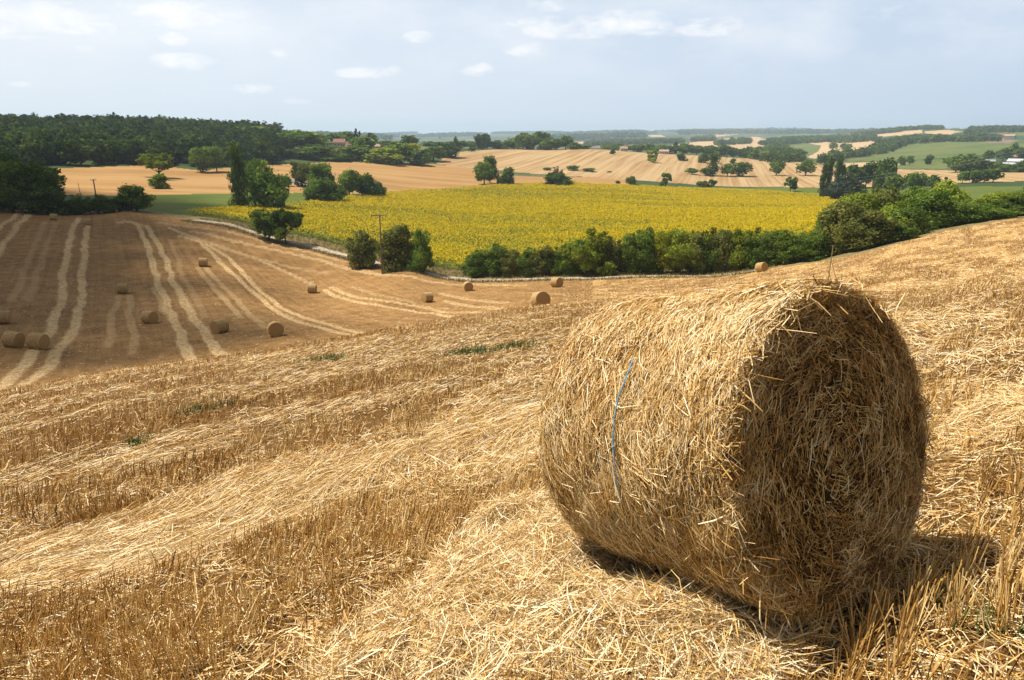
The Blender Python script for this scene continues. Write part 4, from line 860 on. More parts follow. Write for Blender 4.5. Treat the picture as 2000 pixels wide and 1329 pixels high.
TREES = [  # name, category, shape, leaf, column, width px, top row, distance, label, group
 ('oak_tree', 'tree', 'round', 'mid', 6, 92, 316, 196, 'broad dark tree cut by the left edge at the far corner of the shaded field', 'dark trees at the top of the shaded field'),
 ('oak_tree', 'tree', 'round', 'mid', 58, 84, 314, 192, 'tallest of the three dark trees at the far end of the shaded field', 'dark trees at the top of the shaded field'),
 ('oak_tree', 'tree', 'round', 'mid', 100, 66, 324, 194, 'dark tree at the right of the three beside the gap to the meadow', 'dark trees at the top of the shaded field'),
 ('oak_tree', 'tree', 'round', 'mid', 18, 62, 297, 235, 'paler treetop rising behind the dark trees at the left edge', 'dark trees at the top of the shaded field'),
 ('shrub', 'shrub', 'bush', 'dark', 30, 80, 366, 187, 'low dark scrub under the tree at the left edge', 'scrub at the top of the shaded field'),
 ('shrub', 'shrub', 'bush', 'dark', 88, 80, 368, 187, 'low dark scrub under the right one of the three dark trees', 'scrub at the top of the shaded field'),
 ('shrub', 'shrub', 'bush', 'dark', 155, 54, 379, 187, 'dark shrub just left of the leaning pole', 'scrub at the top of the shaded field'),
 ('shrub', 'shrub', 'bush', 'dark', 205, 56, 379, 187, 'dark shrub just right of the leaning pole', 'scrub at the top of the shaded field'),
 ('shrub', 'shrub', 'bush', 'dark', 238, 36, 383, 188, 'small dark shrub squeezed between the pole shrub and the walnut', 'scrub at the top of the shaded field'),
 ('walnut_tree', 'tree', 'round', 'mid', 268, 66, 361, 186, 'round leafy tree at the right end of the scrub by the meadow corner', None),
 ('walnut_tree', 'tree', 'open', 'fresh', 312, 62, 299, 330, 'lone bright green spreading tree in the orange stubble below the wood', None),
 ('shrub', 'shrub', 'bush', 'mid', 312, 34, 339, 288, 'single round bush at the stubble edge beneath the lone spreading tree', None),
 ('walnut_tree', 'tree', 'round', 'mid', 396, 42, 286, 365, 'left one of the two round trees in front of the wood', 'pair of trees before the wood'),
 ('walnut_tree', 'tree', 'round', 'mid', 424, 40, 286, 368, 'right one of the two round trees in front of the wood', 'pair of trees before the wood'),
 ('poplar_tree', 'tree', 'poplar', 'dark', 470, 36, 278, 205, 'tall dark columnar poplar beside the meadow, left of the ivy mass', None),
 ('oak_tree', 'tree', 'round', 'mid', 498, 60, 311, 250, 'pale green treetop between the tall poplar and the ivy mass', None),
 ('oak_tree', 'tree', 'bush', 'mid', 530, 84, 312, 208, 'broad dark ivy covered tree mass right of the tall poplar', None),
 ('shrub', 'shrub', 'bush', 'mid', 560, 20, 339, 300, 'small bush beside the lane right of the ivy mass', None),
 ('oak_tree', 'tree', 'round', 'olive', 590, 46, 316, 300, 'dull green tree above the lane, left of the central clump', 'central clump of trees behind the sunflowers'),
 ('oak_tree', 'tree', 'round', 'mid', 628, 52, 318, 285, 'rounded tree standing tallest in the middle of the central clump', 'central clump of trees behind the sunflowers'),
 ('oak_tree', 'tree', 'bush', 'mid', 615, 46, 348, 246, 'fresh leafy tree at the lower left of the central clump', 'central clump of trees behind the sunflowers'),
 ('oak_tree', 'tree', 'bush', 'dark', 645, 60, 350, 246, 'dark bushy tree at the front middle of the central clump', 'central clump of trees behind the sunflowers'),
 ('oak_tree', 'tree', 'round', 'mid', 683, 44, 331, 275, 'tree right of the middle of the central clump', 'central clump of trees behind the sunflowers'),
 ('oak_tree', 'tree', 'bush', 'dark', 718, 50, 338, 278, 'dark domed tree at the right of the central clump', 'central clump of trees behind the sunflowers'),
 ('shrub', 'shrub', 'bush', 'dark', 744, 24, 355, 282, 'small dark bush ending the central clump on the right', 'central clump of trees behind the sunflowers'),
 ('walnut_tree', 'tree', 'round', 'dark', 526, 62, 408, 146, 'small dark tree by the chalk track, left one of the joined pair', 'joined trees by the chalk track'),
 ('walnut_tree', 'tree', 'open', 'dark', 558, 58, 407, 143, 'small dark tree by the chalk track, right one of the joined pair', 'joined trees by the chalk track'),
 ('shrub', 'shrub', 'bush', 'olive', 710, 60, 449, 122, 'round olive bush left of the power pole', None),
 ('shrub', 'shrub', 'bush', 'olive', 782, 74, 439, 117, 'large dark bush just right of the power pole', 'double bush right of the pole'),
 ('shrub', 'shrub', 'bush', 'mid', 825, 52, 448, 114, 'second bush right of the power pole, joined to the larger one', 'double bush right of the pole'),
 ('oak_tree', 'tree', 'round', 'mid', 946, 44, 316, 385, 'tall round tree on the far edge of the sunflowers', None),
 ('oak_tree', 'tree', 'round', 'dark', 957, 30, 304, 398, 'darker crown rising behind the round tree at the sunflower edge', None),
 ('shrub', 'shrub', 'bush', 'dark', 990, 34, 327, 384, 'dark bush right of the round tree at the sunflower edge', None),
 ('shrub', 'shrub', 'bush', 'dark', 1088, 56, 338, 392, 'wide low dark bush at the far sunflower edge', None),
 ('oak_tree', 'tree', 'bush', 'dry', 1086, 30, 326, 397, 'greyish half bare tree rising from the wide low bush', None),
 ('oak_tree', 'tree', 'round', 'mid', 1068, 17, 327, 520, 'small round tree at the left of the hedgerow below the striped hill', None),
 ('oak_tree', 'tree', 'round', 'mid', 1118, 24, 323, 530, 'small pointed tree in the hedgerow below the striped hill', None),
 ('oak_tree', 'tree', 'round', 'mid', 1150, 26, 328, 530, 'small round tree at the right of the hedgerow below the striped hill', None),
 ('shrub', 'shrub', 'bush', 'dark', 1233, 22, 344, 440, 'dark leaning bush in the stubble strip past the sunflowers', None),
 ('shrub', 'shrub', 'bush', 'dark', 1206, 10, 353, 440, 'tiny round bush left of the dark leaning bush', None),
 ('shrub', 'shrub', 'bush', 'mid', 1190, 10, 336, 530, 'tiny bush on the bank below the striped hill', None),
 ('walnut_tree', 'tree', 'open', 'mid', 1300, 24, 338, 445, 'small tree with a thin leader past the sunflower edge', None),
 ('walnut_tree', 'tree', 'open', 'olive', 1371, 26, 353, 445, 'pale thin tree, left of two by the green strip', None),
 ('walnut_tree', 'tree', 'open', 'mid', 1390, 19, 350, 445, 'small flat tree, right of two by the green strip', None),
 ('walnut_tree', 'tree', 'round', 'mid', 1352, 25, 328, 575, 'leftmost tree of the row below the striped hill', 'row of trees below the striped hill'),
 ('walnut_tree', 'tree', 'round', 'dark', 1379, 24, 327, 578, 'second tree from the left in the row below the striped hill', 'row of trees below the striped hill'),
 ('oak_tree', 'tree', 'poplar', 'dark', 1392, 26, 298, 585, 'tall dark tree standing above the row below the striped hill', 'row of trees below the striped hill'),
 ('walnut_tree', 'tree', 'round', 'mid', 1421, 28, 319, 585, 'tree left of the widest crown in the row below the striped hill', 'row of trees below the striped hill'),
 ('walnut_tree', 'tree', 'round', 'dark', 1449, 38, 316, 588, 'tree with the widest crown at the right end of the row', 'row of trees below the striped hill'),
 ('walnut_tree', 'tree', 'round', 'mid', 1516, 29, 312, 605, 'round tree alone on the stubble right of the row', None),
 ('walnut_tree', 'tree', 'round', 'mid', 1573, 37, 312, 610, 'wide tree alone on the stubble left of the tall poplars', None),
 ('walnut_tree', 'tree', 'open', 'dark', 1543, 26, 345, 445, 'small dark tree at the green strip left of the poplars', None),
 ('walnut_tree', 'tree', 'open', 'fresh', 1275, 24, 293, 650, 'lone spreading tree high on the striped hill', None),
 ('shrub', 'shrub', 'bush', 'dark', 1197, 11, 291, 690, 'tiny dark bush at the top of the striped hill', None),
 ('walnut_tree', 'tree', 'open', 'mid', 921, 18, 287, 655, 'small tree on the left shoulder of the striped hill', None),
 ('oak_tree', 'tree', 'round', 'dark', 1393, 24, 298, 690, 'dark round crown behind the tall dark tree of the row', None),
 ('shrub', 'shrub', 'bush', 'dark', 1374, 20, 299, 690, 'low bush left of the dark round crown on the hill', None),
 ('shrub', 'shrub', 'bush', 'dark', 1331, 20, 300, 700, 'low dark bush at the right end of the striped hill', None),
 ('shrub', 'shrub', 'bush', 'dark', 1431, 12, 309, 700, 'single tiny bush in the pale stubble above the row', None),
 ('poplar_tree', 'tree', 'poplar', 'dark', 1604, 15, 318, 395, 'shortest dark poplar left of the grey willow', 'poplars by the willow'),
 ('poplar_tree', 'tree', 'poplar', 'dark', 1614, 16, 305, 398, 'dark poplar in the middle behind the grey willow', 'poplars by the willow'),
 ('poplar_tree', 'tree', 'poplar', 'dark', 1632, 15, 303, 400, 'tallest slim poplar behind the grey willow', 'poplars by the willow'),
 ('poplar_tree', 'tree', 'poplar', 'mid', 1641, 11, 321, 402, 'thin short poplar right of the tallest one', 'poplars by the willow'),
 ('willow_tree', 'tree', 'bush', 'grey', 1644, 72, 337, 378, 'big grey green willow at the corner of the sunflower field', None),
 ('shrub', 'shrub', 'bush', 'dark', 1682, 24, 370, 385, 'dark bush at the right foot of the grey willow', None),
 ('oak_tree', 'tree', 'round', 'dark', 1664, 36, 321, 470, 'dark tree right behind the poplars', 'dark trees behind the right hedge'),
 ('oak_tree', 'tree', 'round', 'dark', 1690, 34, 315, 475, 'dark tree left of the tallest crown behind the right hedge', 'dark trees behind the right hedge'),
 ('oak_tree', 'tree', 'round', 'mid', 1726, 34, 308, 480, 'tallest rounded crown behind the right hedge', 'dark trees behind the right hedge'),
 ('oak_tree', 'tree', 'bush', 'mid', 1712, 20, 327, 420, 'narrow tree in front of the tallest crown behind the right hedge', 'dark trees behind the right hedge'),
 ('oak_tree', 'tree', 'round', 'mid', 1742, 46, 338, 420, 'spreading tree standing low just above the right hedge', 'dark trees behind the right hedge'),
 ('walnut_tree', 'tree', 'round', 'mid', 1779, 30, 335, 455, 'left tree of the three rounded ones above the right hedge', 'three rounded trees above the right hedge'),
 ('walnut_tree', 'tree', 'round', 'mid', 1798, 24, 339, 460, 'middle tree of the three rounded ones above the right hedge', 'three rounded trees above the right hedge'),
 ('walnut_tree', 'tree', 'round', 'dark', 1819, 28, 341, 455, 'right tree of the three rounded ones above the right hedge', 'three rounded trees above the right hedge'),
 ('walnut_tree', 'tree', 'open', 'dry', 1845, 8, 345, 480, 'tiny brownish sapling in the far stubble at the right', None),
 ('walnut_tree', 'tree', 'round', 'mid', 1879, 22, 333, 500, 'leftmost tree of the row with dark shade on the right stubble', 'row of trees on the right stubble'),
 ('walnut_tree', 'tree', 'round', 'mid', 1900, 28, 331, 502, 'second tree of the row with dark shade on the right stubble', 'row of trees on the right stubble'),
 ('walnut_tree', 'tree', 'round', 'dark', 1922, 26, 332, 502, 'third tree of the row with dark shade on the right stubble', 'row of trees on the right stubble'),
 ('walnut_tree', 'tree', 'round', 'mid', 1939, 28, 328, 503, 'rightmost tree of the row with dark shade on the right stubble', 'row of trees on the right stubble'),
]
for nm_, ct_, kd_, lf_, u_, w_, vt_, r_, lb_, gp_ in TREES: tree(nm_, ct_, kd_, lf_, u_, w_, vt_, r_, lb_, gp_)

# the hedge along the chalk track: every shrub a thing of its own (column, foot row, top row, width, leaf)
HEDGE = [(938, 537, 488, 58, 'dark'), (972, 538, 477, 46, 'dark'), (1003, 537, 487, 44, 'olive'), (1034, 538, 484, 46, 'dark'), (1066, 539, 480, 46, 'olive'), (1098, 538, 478, 46, 'mid'), (1128, 537, 468, 44, 'mid'), (1160, 538, 446, 74, 'fresh'), (1196, 537, 462, 52, 'olive'), (1228, 535, 455, 48, 'mid'), (1256, 533, 446, 52, 'mid'), (1290, 532, 450, 56, 'yellow'),
         (1322, 531, 447, 54, 'fresh'), (1352, 529, 452, 48, 'olive'), (1380, 527, 446, 50, 'dark'), (1410, 526, 448, 52, 'olive'), (1440, 524, 447, 50, 'fresh'), (1470, 521, 446, 50, 'mid'), (1500, 519, 450, 50, 'dark'), (1530, 516, 449, 52, 'mid'), (1560, 513, 452, 52, 'mid'), (1590, 509, 458, 56, 'mid')]
hl = ['low dark shrub at the left end of the hedge beside the track', 'taller dark shrub next to the left end of the hedge', 'olive shrub between the two left dark humps of the hedge', 'dark shrub in the low left stretch of the hedge', 'olive shrub in the low left stretch of the hedge', 'green shrub two places left of the bright young tree', 'green shrub touching the bright young tree on its left',
      'bright yellow green young tree standing out of the hedge', 'olive shrub touching the bright young tree on its right', 'dark shrub left of the yellowing part of the hedge', 'green shrub just left of the yellowing one', 'yellowing shrub brightest in the middle of the hedge', 'fresh green shrub right of the yellowing one', 'dark shrub right of the fresh green one above the big bale',
      'dark spiky shrub above the left part of the big bale', 'olive shrub above the middle of the big bale', 'green shrub above the middle of the big bale', 'dark shrub left above the lone bale', 'dark shrub right above the lone bale', 'green shrub right of the lone bale', 'green shrub where the hedge starts to widen', 'green shrub at the foot of the wide tree belt']
for (u, vb, vt, w, lf), lb in zip(HEDGE, hl):
    x, y, z, r = spot(u, float(track_r(ray(u, vb)[0])) + 5); tree('hedge_shrub', 'shrub', 'bush', lf, u, w * 1.25, vt, r, lb, 'shrubs of the hedge along the track')
BELT = [(1640, 8, 392, 92, 'olive', 'olive shrub at the left front of the tree belt'), (1622, 18, 402, 70, 'mid', 'grey green tree at the sunflower side of the tree belt'), (1668, 22, 376, 84, 'fresh', 'pale topped tree high in the left part of the tree belt'), (1690, 8, 410, 90, 'olive', 'yellowing tree at the front centre of the tree belt'),
        (1716, 24, 366, 80, 'olive', 'tree with a yellow flecked top in the middle of the belt'), (1738, 7, 432, 84, 'mid', 'low leafy shrub at the front foot of the tree belt'), (1735, 16, 392, 90, 'fresh', 'light green tree behind the low front shrub of the belt'), (1768, 10, 404, 70, 'dark', 'dark shrub ending the front of the tree belt above the field'), (1778, 26, 364, 80, 'mid', 'leafy tree at the back of the belt right of its middle'),
        (1810, 14, 372, 86, 'mid', 'tall green tree at the field edge right of the belt'), (1838, 20, 352, 84, 'fresh', 'highest light green tree of the belt near the right'), (1862, 12, 390, 80, 'mid', 'rounded shrub below the highest light green tree'), (1894, 16, 388, 72, 'fresh', 'light shrub in the dip of the hedge near the right edge'), (1925, 10, 392, 74, 'mid', 'green shrub at the field corner near the right edge'),
        (1956, 18, 374, 72, 'fresh', 'tall light shrub second from the right edge'), (1985, 9, 380, 74, 'dark', 'dark shrub at the right edge above the field'), (2012, 18, 345, 84, 'mid', 'tall tree cut by the right edge of the photo')]
for u, dr, vt, w, lf, lb in BELT:
    r = float(track_r(ray(u, 470)[0])) + dr; tree('broadleaf_tree', 'tree', 'bush', lf, u, w * 1.1, vt, r, lb, 'trees and shrubs of the belt at the right')
# village trees, left to right
VILL = [(470, 48, 247, 540, 'dark', 'round'), (498, 60, 246, 540, 'dark', 'round'), (526, 44, 252, 545, 'dark', 'round'), (560, 46, 258, 520, 'mid', 'round'), (590, 56, 254, 525, 'mid', 'round'), (614, 32, 260, 540, 'olive', 'round'), (545, 46, 290, 470, 'dark', 'round'), (586, 44, 292, 468, 'dark', 'bush'), (622, 48, 282, 480, 'dark', 'round'),
        (648, 46, 300, 470, 'dark', 'bush'), (672, 30, 298, 480, 'dark', 'round'), (690, 44, 284, 490, 'mid', 'round'), (708, 32, 264, 540, 'mid', 'round'), (722, 22, 290, 500, 'olive', 'round'), (655, 30, 260, 640, 'mid', 'round'), (676, 24, 257, 660, 'mid', 'round'), (752, 50, 288, 480, 'fresh', 'bush'), (782, 36, 280, 495, 'mid', 'round'), (802, 28, 280, 500, 'yellow', 'round'), (820, 34, 292, 490, 'dark', 'bush'),
        (846, 34, 284, 530, 'dark', 'round'), (872, 40, 282, 570, 'dark', 'bush'), (800, 26, 264, 640, 'dark', 'round'), (648, 18, 283, 560, 'mid', 'round'), (756, 24, 274, 620, 'olive', 'bush'), (775, 30, 276, 610, 'dark', 'bush')]
VILL.sort(); 
for k, (u, w, vt, r, lf, kd) in enumerate(VILL): tree('broadleaf_tree', 'tree', kd, lf, u, w * 1.5, vt, r, f'{ORD[k]} tree from the left among those below and around the village', 'trees around the village')
for u, w, vt, r, lb, lf in ((697, 18, 251, 620, 'tall pointed dark conifer beside the village roofs', 'needle'), (704, 14, 256, 622, 'shorter pointed conifer right of the tall one', 'needle'), (725, 26, 260, 620, 'broad dark cedar right of the village', 'needle')):
    tree('conifer_tree' if w < 20 else 'cedar_tree', 'tree', 'conifer' if w < 20 else 'round', lf, u, w, vt, r, lb)
RIDGE = [(838, 26, 276, 'mid'), (858, 22, 277, 'dark'), (880, 24, 276, 'mid'), (890, 8, 266, 'mid'), (903, 26, 275, 'dark'), (922, 22, 276, 'mid'), (936, 14, 262, 'dark'), (948, 15, 260, 'dark'), (952, 28, 274, 'mid'), (974, 26, 274, 'dark'), (994, 22, 274, 'mid'), (1010, 26, 268, 'fresh'), (1022, 34, 259, 'dark'), (1040, 30, 262, 'mid'), (1055, 34, 257, 'dark'), (1070, 34, 268, 'mid'), (1088, 28, 272, 'dark'), (1105, 22, 265, 'mid'), (1122, 24, 278, 'dark'), (1142, 24, 284, 'mid')]
for k, (u, w, vt, lf) in enumerate(RIDGE): tree('broadleaf_tree', 'tree', 'round' if k % 3 else 'bush', lf, u, w * 1.2, vt, 735 + (k % 3) * 8, f'{ORD[k]} tree from the left in the line along the crest of the striped hill', 'trees along the crest of the striped hill')
FARL = [(1185, 22, 283, 860), (1205, 20, 281, 870), (1222, 26, 284, 860), (1245, 26, 282, 880), (1268, 24, 280, 900), (1290, 30, 283, 880), (1312, 26, 284, 890), (1318, 8, 276, 890), (1335, 28, 280, 900), (1360, 24, 284, 900), (1384, 26, 284, 910), (1414, 24, 282, 920), (1432, 22, 288, 930), (1453, 18, 289, 930), (1475, 24, 292, 930), (1490, 26, 294, 930), (1627, 14, 277, 1500), (1648, 14, 280, 1450), (1656, 12, 281, 1440)]
for k, (u, w, vt, r) in enumerate(FARL): tree('broadleaf_tree', 'tree', 'round', 'dark' if k % 2 else 'mid', u, w * 1.2, vt, r, f'{ORD[k]} tree from the left in the far hedge line beyond the striped hill', 'far hedge line beyond the striped hill')
RIGHTT = [(1866, 34, 304, 640, 'mid'), (1886, 36, 301, 650, 'mid'), (1906, 30, 309, 640, 'dark'), (1926, 34, 313, 640, 'dark'), (1946, 24, 317, 640, 'dark'), (1966, 26, 320, 645, 'mid'), (1990, 30, 318, 640, 'dark'), (2004, 26, 308, 650, 'dark'), (1930, 18, 293, 900, 'mid'), (1958, 26, 288, 900, 'dark'), (1978, 16, 279, 950, 'mid'), (1994, 20, 288, 920, 'dark'), (1760, 14, 304, 800, 'mid'), (1776, 14, 304, 800, 'mid'), (1812, 14, 302, 820, 'dark')]
RIGHTT.sort()
for k, (u, w, vt, r, lf) in enumerate(RIGHTT): tree('broadleaf_tree', 'tree', 'round' if k % 2 else 'bush', lf, u, w * 1.15, vt, r, f'{ORD[k]} tree from the left among the clumps by the white buildings at the right', 'clumps by the white buildings')

# woods that read as one mass
def wood(name, label, polys, step, size, leaf, nleaf, lsize, lift=0, kinds=('round',)):
    r_ = np.random.default_rng(len(label)); protos = []
    for k in range(4):
        me = crown_mesh(kinds[k % len(kinds)], nleaf, lsize, 900 + k, .28); v = np.empty(len(me.vertices) * 3, np.float32); me.vertices.foreach_get('co', v); tn = np.empty(len(me.vertices), np.float32); me.attributes['tone'].data.foreach_get('value', tn); protos.append((v.reshape(-1, 3), tn)); bpy.data.meshes.remove(me)
    VV, TT = [], []
    for poly, r0, r1 in polys:
        us = [p[0] for p in poly]; a0, a1 = float(ray(min(us), 280)[0]), float(ray(max(us), 280)[0])
        nn = int((a1 - a0) * (r1 ** 2 - r0 ** 2) / 2 / step ** 2); rr = np.sqrt(r_.uniform(r0 ** 2, r1 ** 2, nn)); aa = r_.uniform(a0, a1, nn); x = rr * np.sin(aa); y = rr * np.cos(aa); z = ground(x, y)
        pu, pv = pix(x, y, z); kp = inpoly(pu, pv, poly)
        if size > 20: kp &= fbm(x / 420 + 3, y / 1100, 121, 4) > .47
        for X, Y, Z in zip(x[kp], y[kp], z[kp]):
            v, tn = protos[r_.integers(4)]; th = r_.uniform(0, 6.28); c, s = math.cos(th), math.sin(th); q_ = r_.uniform(.6, 1.45); w = size * q_ * r_.uniform(.85, 1.15); h = size * (.55 + .45 * q_) * r_.uniform(.85, 1.15)
            VV.append(np.c_[X + (v[:, 0] * c - v[:, 1] * s) * w, Y + (v[:, 0] * s + v[:, 1] * c) * w, Z - .5 + v[:, 2] * h]); TT.append(np.clip(tn + r_.normal(0, .25), 0, 1))
    V = np.concatenate(VV); o = link(name, mkmesh(name, V, np.arange(len(V)).reshape(-1, 4), {'tone': np.concatenate(TT)}, [LEAF[leaf]])); tag(o, label, None, None, 'stuff'); return len(VV)
n1_ = wood('wood', 'dark green wood covering the hill on the left', [([(-260, 330), (100, 328), (300, 322), (380, 330), (462, 326), (540, 318), (560, 290), (540, 268), (440, 262), (300, 238), (-260, 230)], 395, 800)], 9.0, 12, 'wood', 900, .06, kinds=('round', 'bush'))
n2_ = wood('far_wood', 'bluish wooded ridges along the horizon', [([(560, 272), (760, 272), (1130, 271), (1500, 263), (2120, 261), (2120, 250), (1400, 250), (560, 262)], 4600, 7800), ([(560, 275), (760, 275), (1130, 276), (1330, 268), (1330, 263), (560, 268)], 2800, 4600)], 34, 24, 'dark', 90, .12)
n3_ = wood('tree_belt', 'dark belts and clumps of trees between the distant fields', [([(1140, 284), (1180, 278), (1260, 277), (1335, 276), (1335, 280), (1250, 282), (1160, 287)], 1900, 3600), ([(1500, 277), (1560, 271), (1700, 269), (1700, 271), (1600, 276), (1500, 280)], 1700, 3600), ([(1350, 272), (1395, 268), (1395, 276), (1352, 278)], 1300, 3600), ([(1395, 281), (1465, 275), (1465, 281), (1400, 285)], 1100, 3000), ([(1490, 296), (1530, 285), (1545, 303), (1572, 306), (1568, 318), (1500, 318), (1440, 306)], 800, 1900),
    ([(1480, 283), (1530, 279), (1640, 276), (1640, 278), (1560, 281), (1500, 286)], 1200, 3200), ([(1635, 277), (1700, 271), (1720, 276), (1640, 281)], 1200, 3200), ([(1700, 292), (1725, 280), (1790, 272), (1850, 272), (1850, 277), (1780, 283), (1750, 292), (1700, 300)], 1000, 2600),
    ([(1600, 316), (1640, 308), (1740, 294), (1750, 297), (1650, 312), (1600, 321)], 800, 1900), ([(1787, 254), (1840, 254), (1842, 249), (1787, 249)], 2400, 3600), ([(1880, 263), (1940, 259), (2120, 259), (2120, 252), (1900, 254)], 1800, 3600), ([(1850, 275), (1900, 270), (1950, 272), (1950, 277), (1860, 278)], 1000, 2400), ([(1660, 264), (1760, 254), (1790, 254), (1760, 258), (1680, 267)], 1800, 3800)], 11.5, 11, 'dark', 150, .10, kinds=('round', 'bush'))

# ------------------------------------------------------------------ poles, wires, houses
m, t, b = mat('weathered_wood'); M['polewood'] = m; oc = N(t, 'ShaderNodeTexCoord').outputs['Object']
t.links.new(RAMP(t, NOISE(t, MAP(t, oc, (20, 20, 1)), 2, 4, .6), [(.3, (.10, .075, .055)), (.7, (.22, .175, .135))]), b.inputs['Base Color'])
m, t, b = mat('insulator_glass'); M['insul'] = m; b.inputs['Base Color'].default_value = (.35, .38, .36, 1); b.inputs['Roughness'].default_value = .25
m, t, b = mat('wire_metal'); M['wire'] = m; b.inputs['Base Color'].default_value = (.45, .46, .47, 1); b.inputs['Metallic'].default_value = .6; b.inputs['Roughness'].default_value = .45
def pole(u, r, utop, vtop, label, arm=2.6, rad=.15):
    x, y, z, r = spot(u, r); a, t_ = ray(utop, vtop); X, Y, Zt = r * math.sin(float(a)), r * math.cos(float(a)), r * float(t_)
    o = bpy.data.objects.new('power_pole', None); C.objects.link(o); o.location = (x, y, z - .1); tag(o, label, 'power pole')
    d = np.array([X - x, Y - y, Zt - z]); mb = MB(); mb.tube([np.zeros(3), d * .5, d], [rad, rad * .85, rad * .68], 10); link('post', mb.mesh('post', [M['polewood']], True), o)
    if arm:
        e = unit(np.array([y, -x, 0]) * 1.0 + np.array([x, y, 0]) * .35); c = d * .985; mb = MB(); mb.tube([c - e * arm / 2, c + e * arm / 2], [.07, .07], 6); ao = link('crossarm', mb.mesh('crossarm', [M['polewood']]), o)
        for q in (-.46, 0, .46):
            mb = MB(); p = c + e * arm * q; mb.tube([p + (0, 0, .05), p + (0, 0, .16), p + (0, 0, .2), p + (0, 0, .3)], [.03, .03, .07, .05], 8); link('insulator', mb.mesh('insulator', [M['insul']]), ao)
    return np.array([x, y, z - .1]) + d
pole(747, 113, 741, 418, 'brown wooden power pole with crossarm standing by the chalk track', 2.5, .16)
pole(193, 187, 182, 350, 'leaning weathered pole at the top edge of the shaded field', 1.2, .17)
pole(157, 268, 152, 357, 'thin leaning post in front of the orange stubble, left of the larger pole', 0, .10)
tA = pole(1606, 402, 1602, 358, 'wooden pole hidden among the poplars by the willow', 1.6, .13); tB = pole(2090, 420, 2090, 275, 'tall power pole beyond the right edge of the photo', 1.6, .16)
for dz, lb in ((0, 'upper thin wire sagging across the willow at the right'), (-1.6, 'lower thin wire sagging across the willow at the right')):
    k = np.linspace(0, 1, 25)[:, None]; P = tA * (1 - k) + tB * k; P[:, 2] += dz - 3.2 * 4 * k[:, 0] * (1 - k[:, 0]) * .35; mb = MB(); o_ = P[0].copy(); mb.tube(P - o_, [.035] * 25, 5); w_ = link('overhead_wire', mb.mesh('overhead_wire', [M['wire']], True), None, o_); tag(w_, lb, 'wire', 'overhead wires at the right')

def plain(name, col, rough=.9, var=.12):
    m, t, b = mat(name); n = NOISE(t, N(t, 'ShaderNodeTexCoord').outputs['Object'], 1.2, 4, .7); t.links.new(MIXC(t, n, tuple(c * (1 - var * 2) for c in col), tuple(min(1, c * (1 + var)) for c in col)), b.inputs['Base Color']); b.inputs['Roughness'].default_value = rough; return m
M['wall'] = plain('pale_render', (.52, .46, .38)); M['walldark'] = plain('grey_stone', (.30, .27, .24)); M['tile'] = plain('orange_roof_tile', (.36, .18, .12), .85, .22); M['tilepale'] = plain('pale_roof_tile', (.45, .30, .22), .85, .2); M['slate'] = plain('grey_roof', (.32, .31, .31)); M['white'] = plain('white_panel', (.5, .5, .5)); M['pane'] = plain('dark_pane', (.05, .06, .07), .2); M['shut'] = plain('painted_door', (.16, .13, .10))
def house(u, r, wpx, hpx, label, wall='wall', roof='tile', rot=.2, lift=0, nwin=3, cat='house', name='farm_house', long=.6, vb=None, chim=True):
    x, y, z, r = spot(u, r) if vb is None else hit(u, vb, r, r * 2.5); d = depth_of(x, y, z); W_ = wpx / FPX * d; H_ = hpx / FPX * d; D_ = W_ * long; hw = H_ * .62; a = math.atan2(x, y)
    o = bpy.data.objects.new(name, None); C.objects.link(o); o.location = (x, y, z); o.rotation_euler[2] = -a + rot; tag(o, label, cat)
    mb = MB(); mb.box((0, 0, hw / 2 - .4), (W_, D_, hw + .8)); g = [(-W_ / 2, -D_ / 2, hw), (-W_ / 2, D_ / 2, hw), (-W_ / 2, 0, H_ * .97), (W_ / 2, -D_ / 2, hw), (W_ / 2, D_ / 2, hw), (W_ / 2, 0, H_ * .97)]; mb.add(g, None, [(0, 2, 1), (3, 4, 5)]); link('wall', mb.mesh('wall', [M[wall]]), o)
    mb = MB(); ov = .35; th = .22
    for sg in (-1, 1):
        e = (H_ - hw) / (D_ / 2) * ov; A_ = [(-W_ / 2 - ov, sg * (D_ / 2 + ov), hw - e), (W_ / 2 + ov, sg * (D_ / 2 + ov), hw - e), (W_ / 2 + ov, 0, H_), (-W_ / 2 - ov, 0, H_)]; Bq = [(p[0], p[1], p[2] + th) for p in A_]
        mb.add(A_ + Bq, [(0, 1, 2, 3), (4, 7, 6, 5), (0, 4, 5, 1), (1, 5, 6, 2), (2, 6, 7, 3), (3, 7, 4, 0)])
    ro = link('roof', mb.mesh('roof', [M[roof]]), o)
    if chim: mb = MB(); mb.box((W_ * .3, .15, H_ + .35), (.7, .6, 1.5)); link('chimney', mb.mesh('chimney', [M['wall']]), ro)
    for k in range(nwin):
        X = -W_ / 2 + W_ * (k + .7) / (nwin + .8); mb = MB(); mb.box((X, -D_ / 2 - .03, hw * .55), (1.1, .1, 1.4)); fr = link('window', mb.mesh('window', [M['white']]), o); mb = MB(); mb.box((X, -D_ / 2 - .085, hw * .55), (.85, .05, 1.15)); link('pane', mb.mesh('pane', [M['pane']]), fr)
    mb = MB(); mb.box((W_ * .36, -D_ / 2 - .04, 1.0), (1.1, .1, 2.1)); link('door', mb.mesh('door', [M['shut']]), o)
house(634, 585, 20, 13, 'grey barn at the left of the village among trees', 'walldark', 'slate', .3, name='barn', cat='barn', chim=False)
house(664, 590, 22, 16, 'house with orange tiled roof in the middle of the village', 'wall', 'tile', -.2)
house(686, 585, 20, 12, 'house with dull orange roof at the right of the village', 'wall', 'tile', .25)
house(655, 505, 30, 14, 'low house with wide orange roof below the village', 'wall', 'tile', .05, long=.5)
house(731, 610, 22, 8, 'low pale house right of the village past the cedar', 'wall', 'tilepale', .1, long=.4, chim=False)
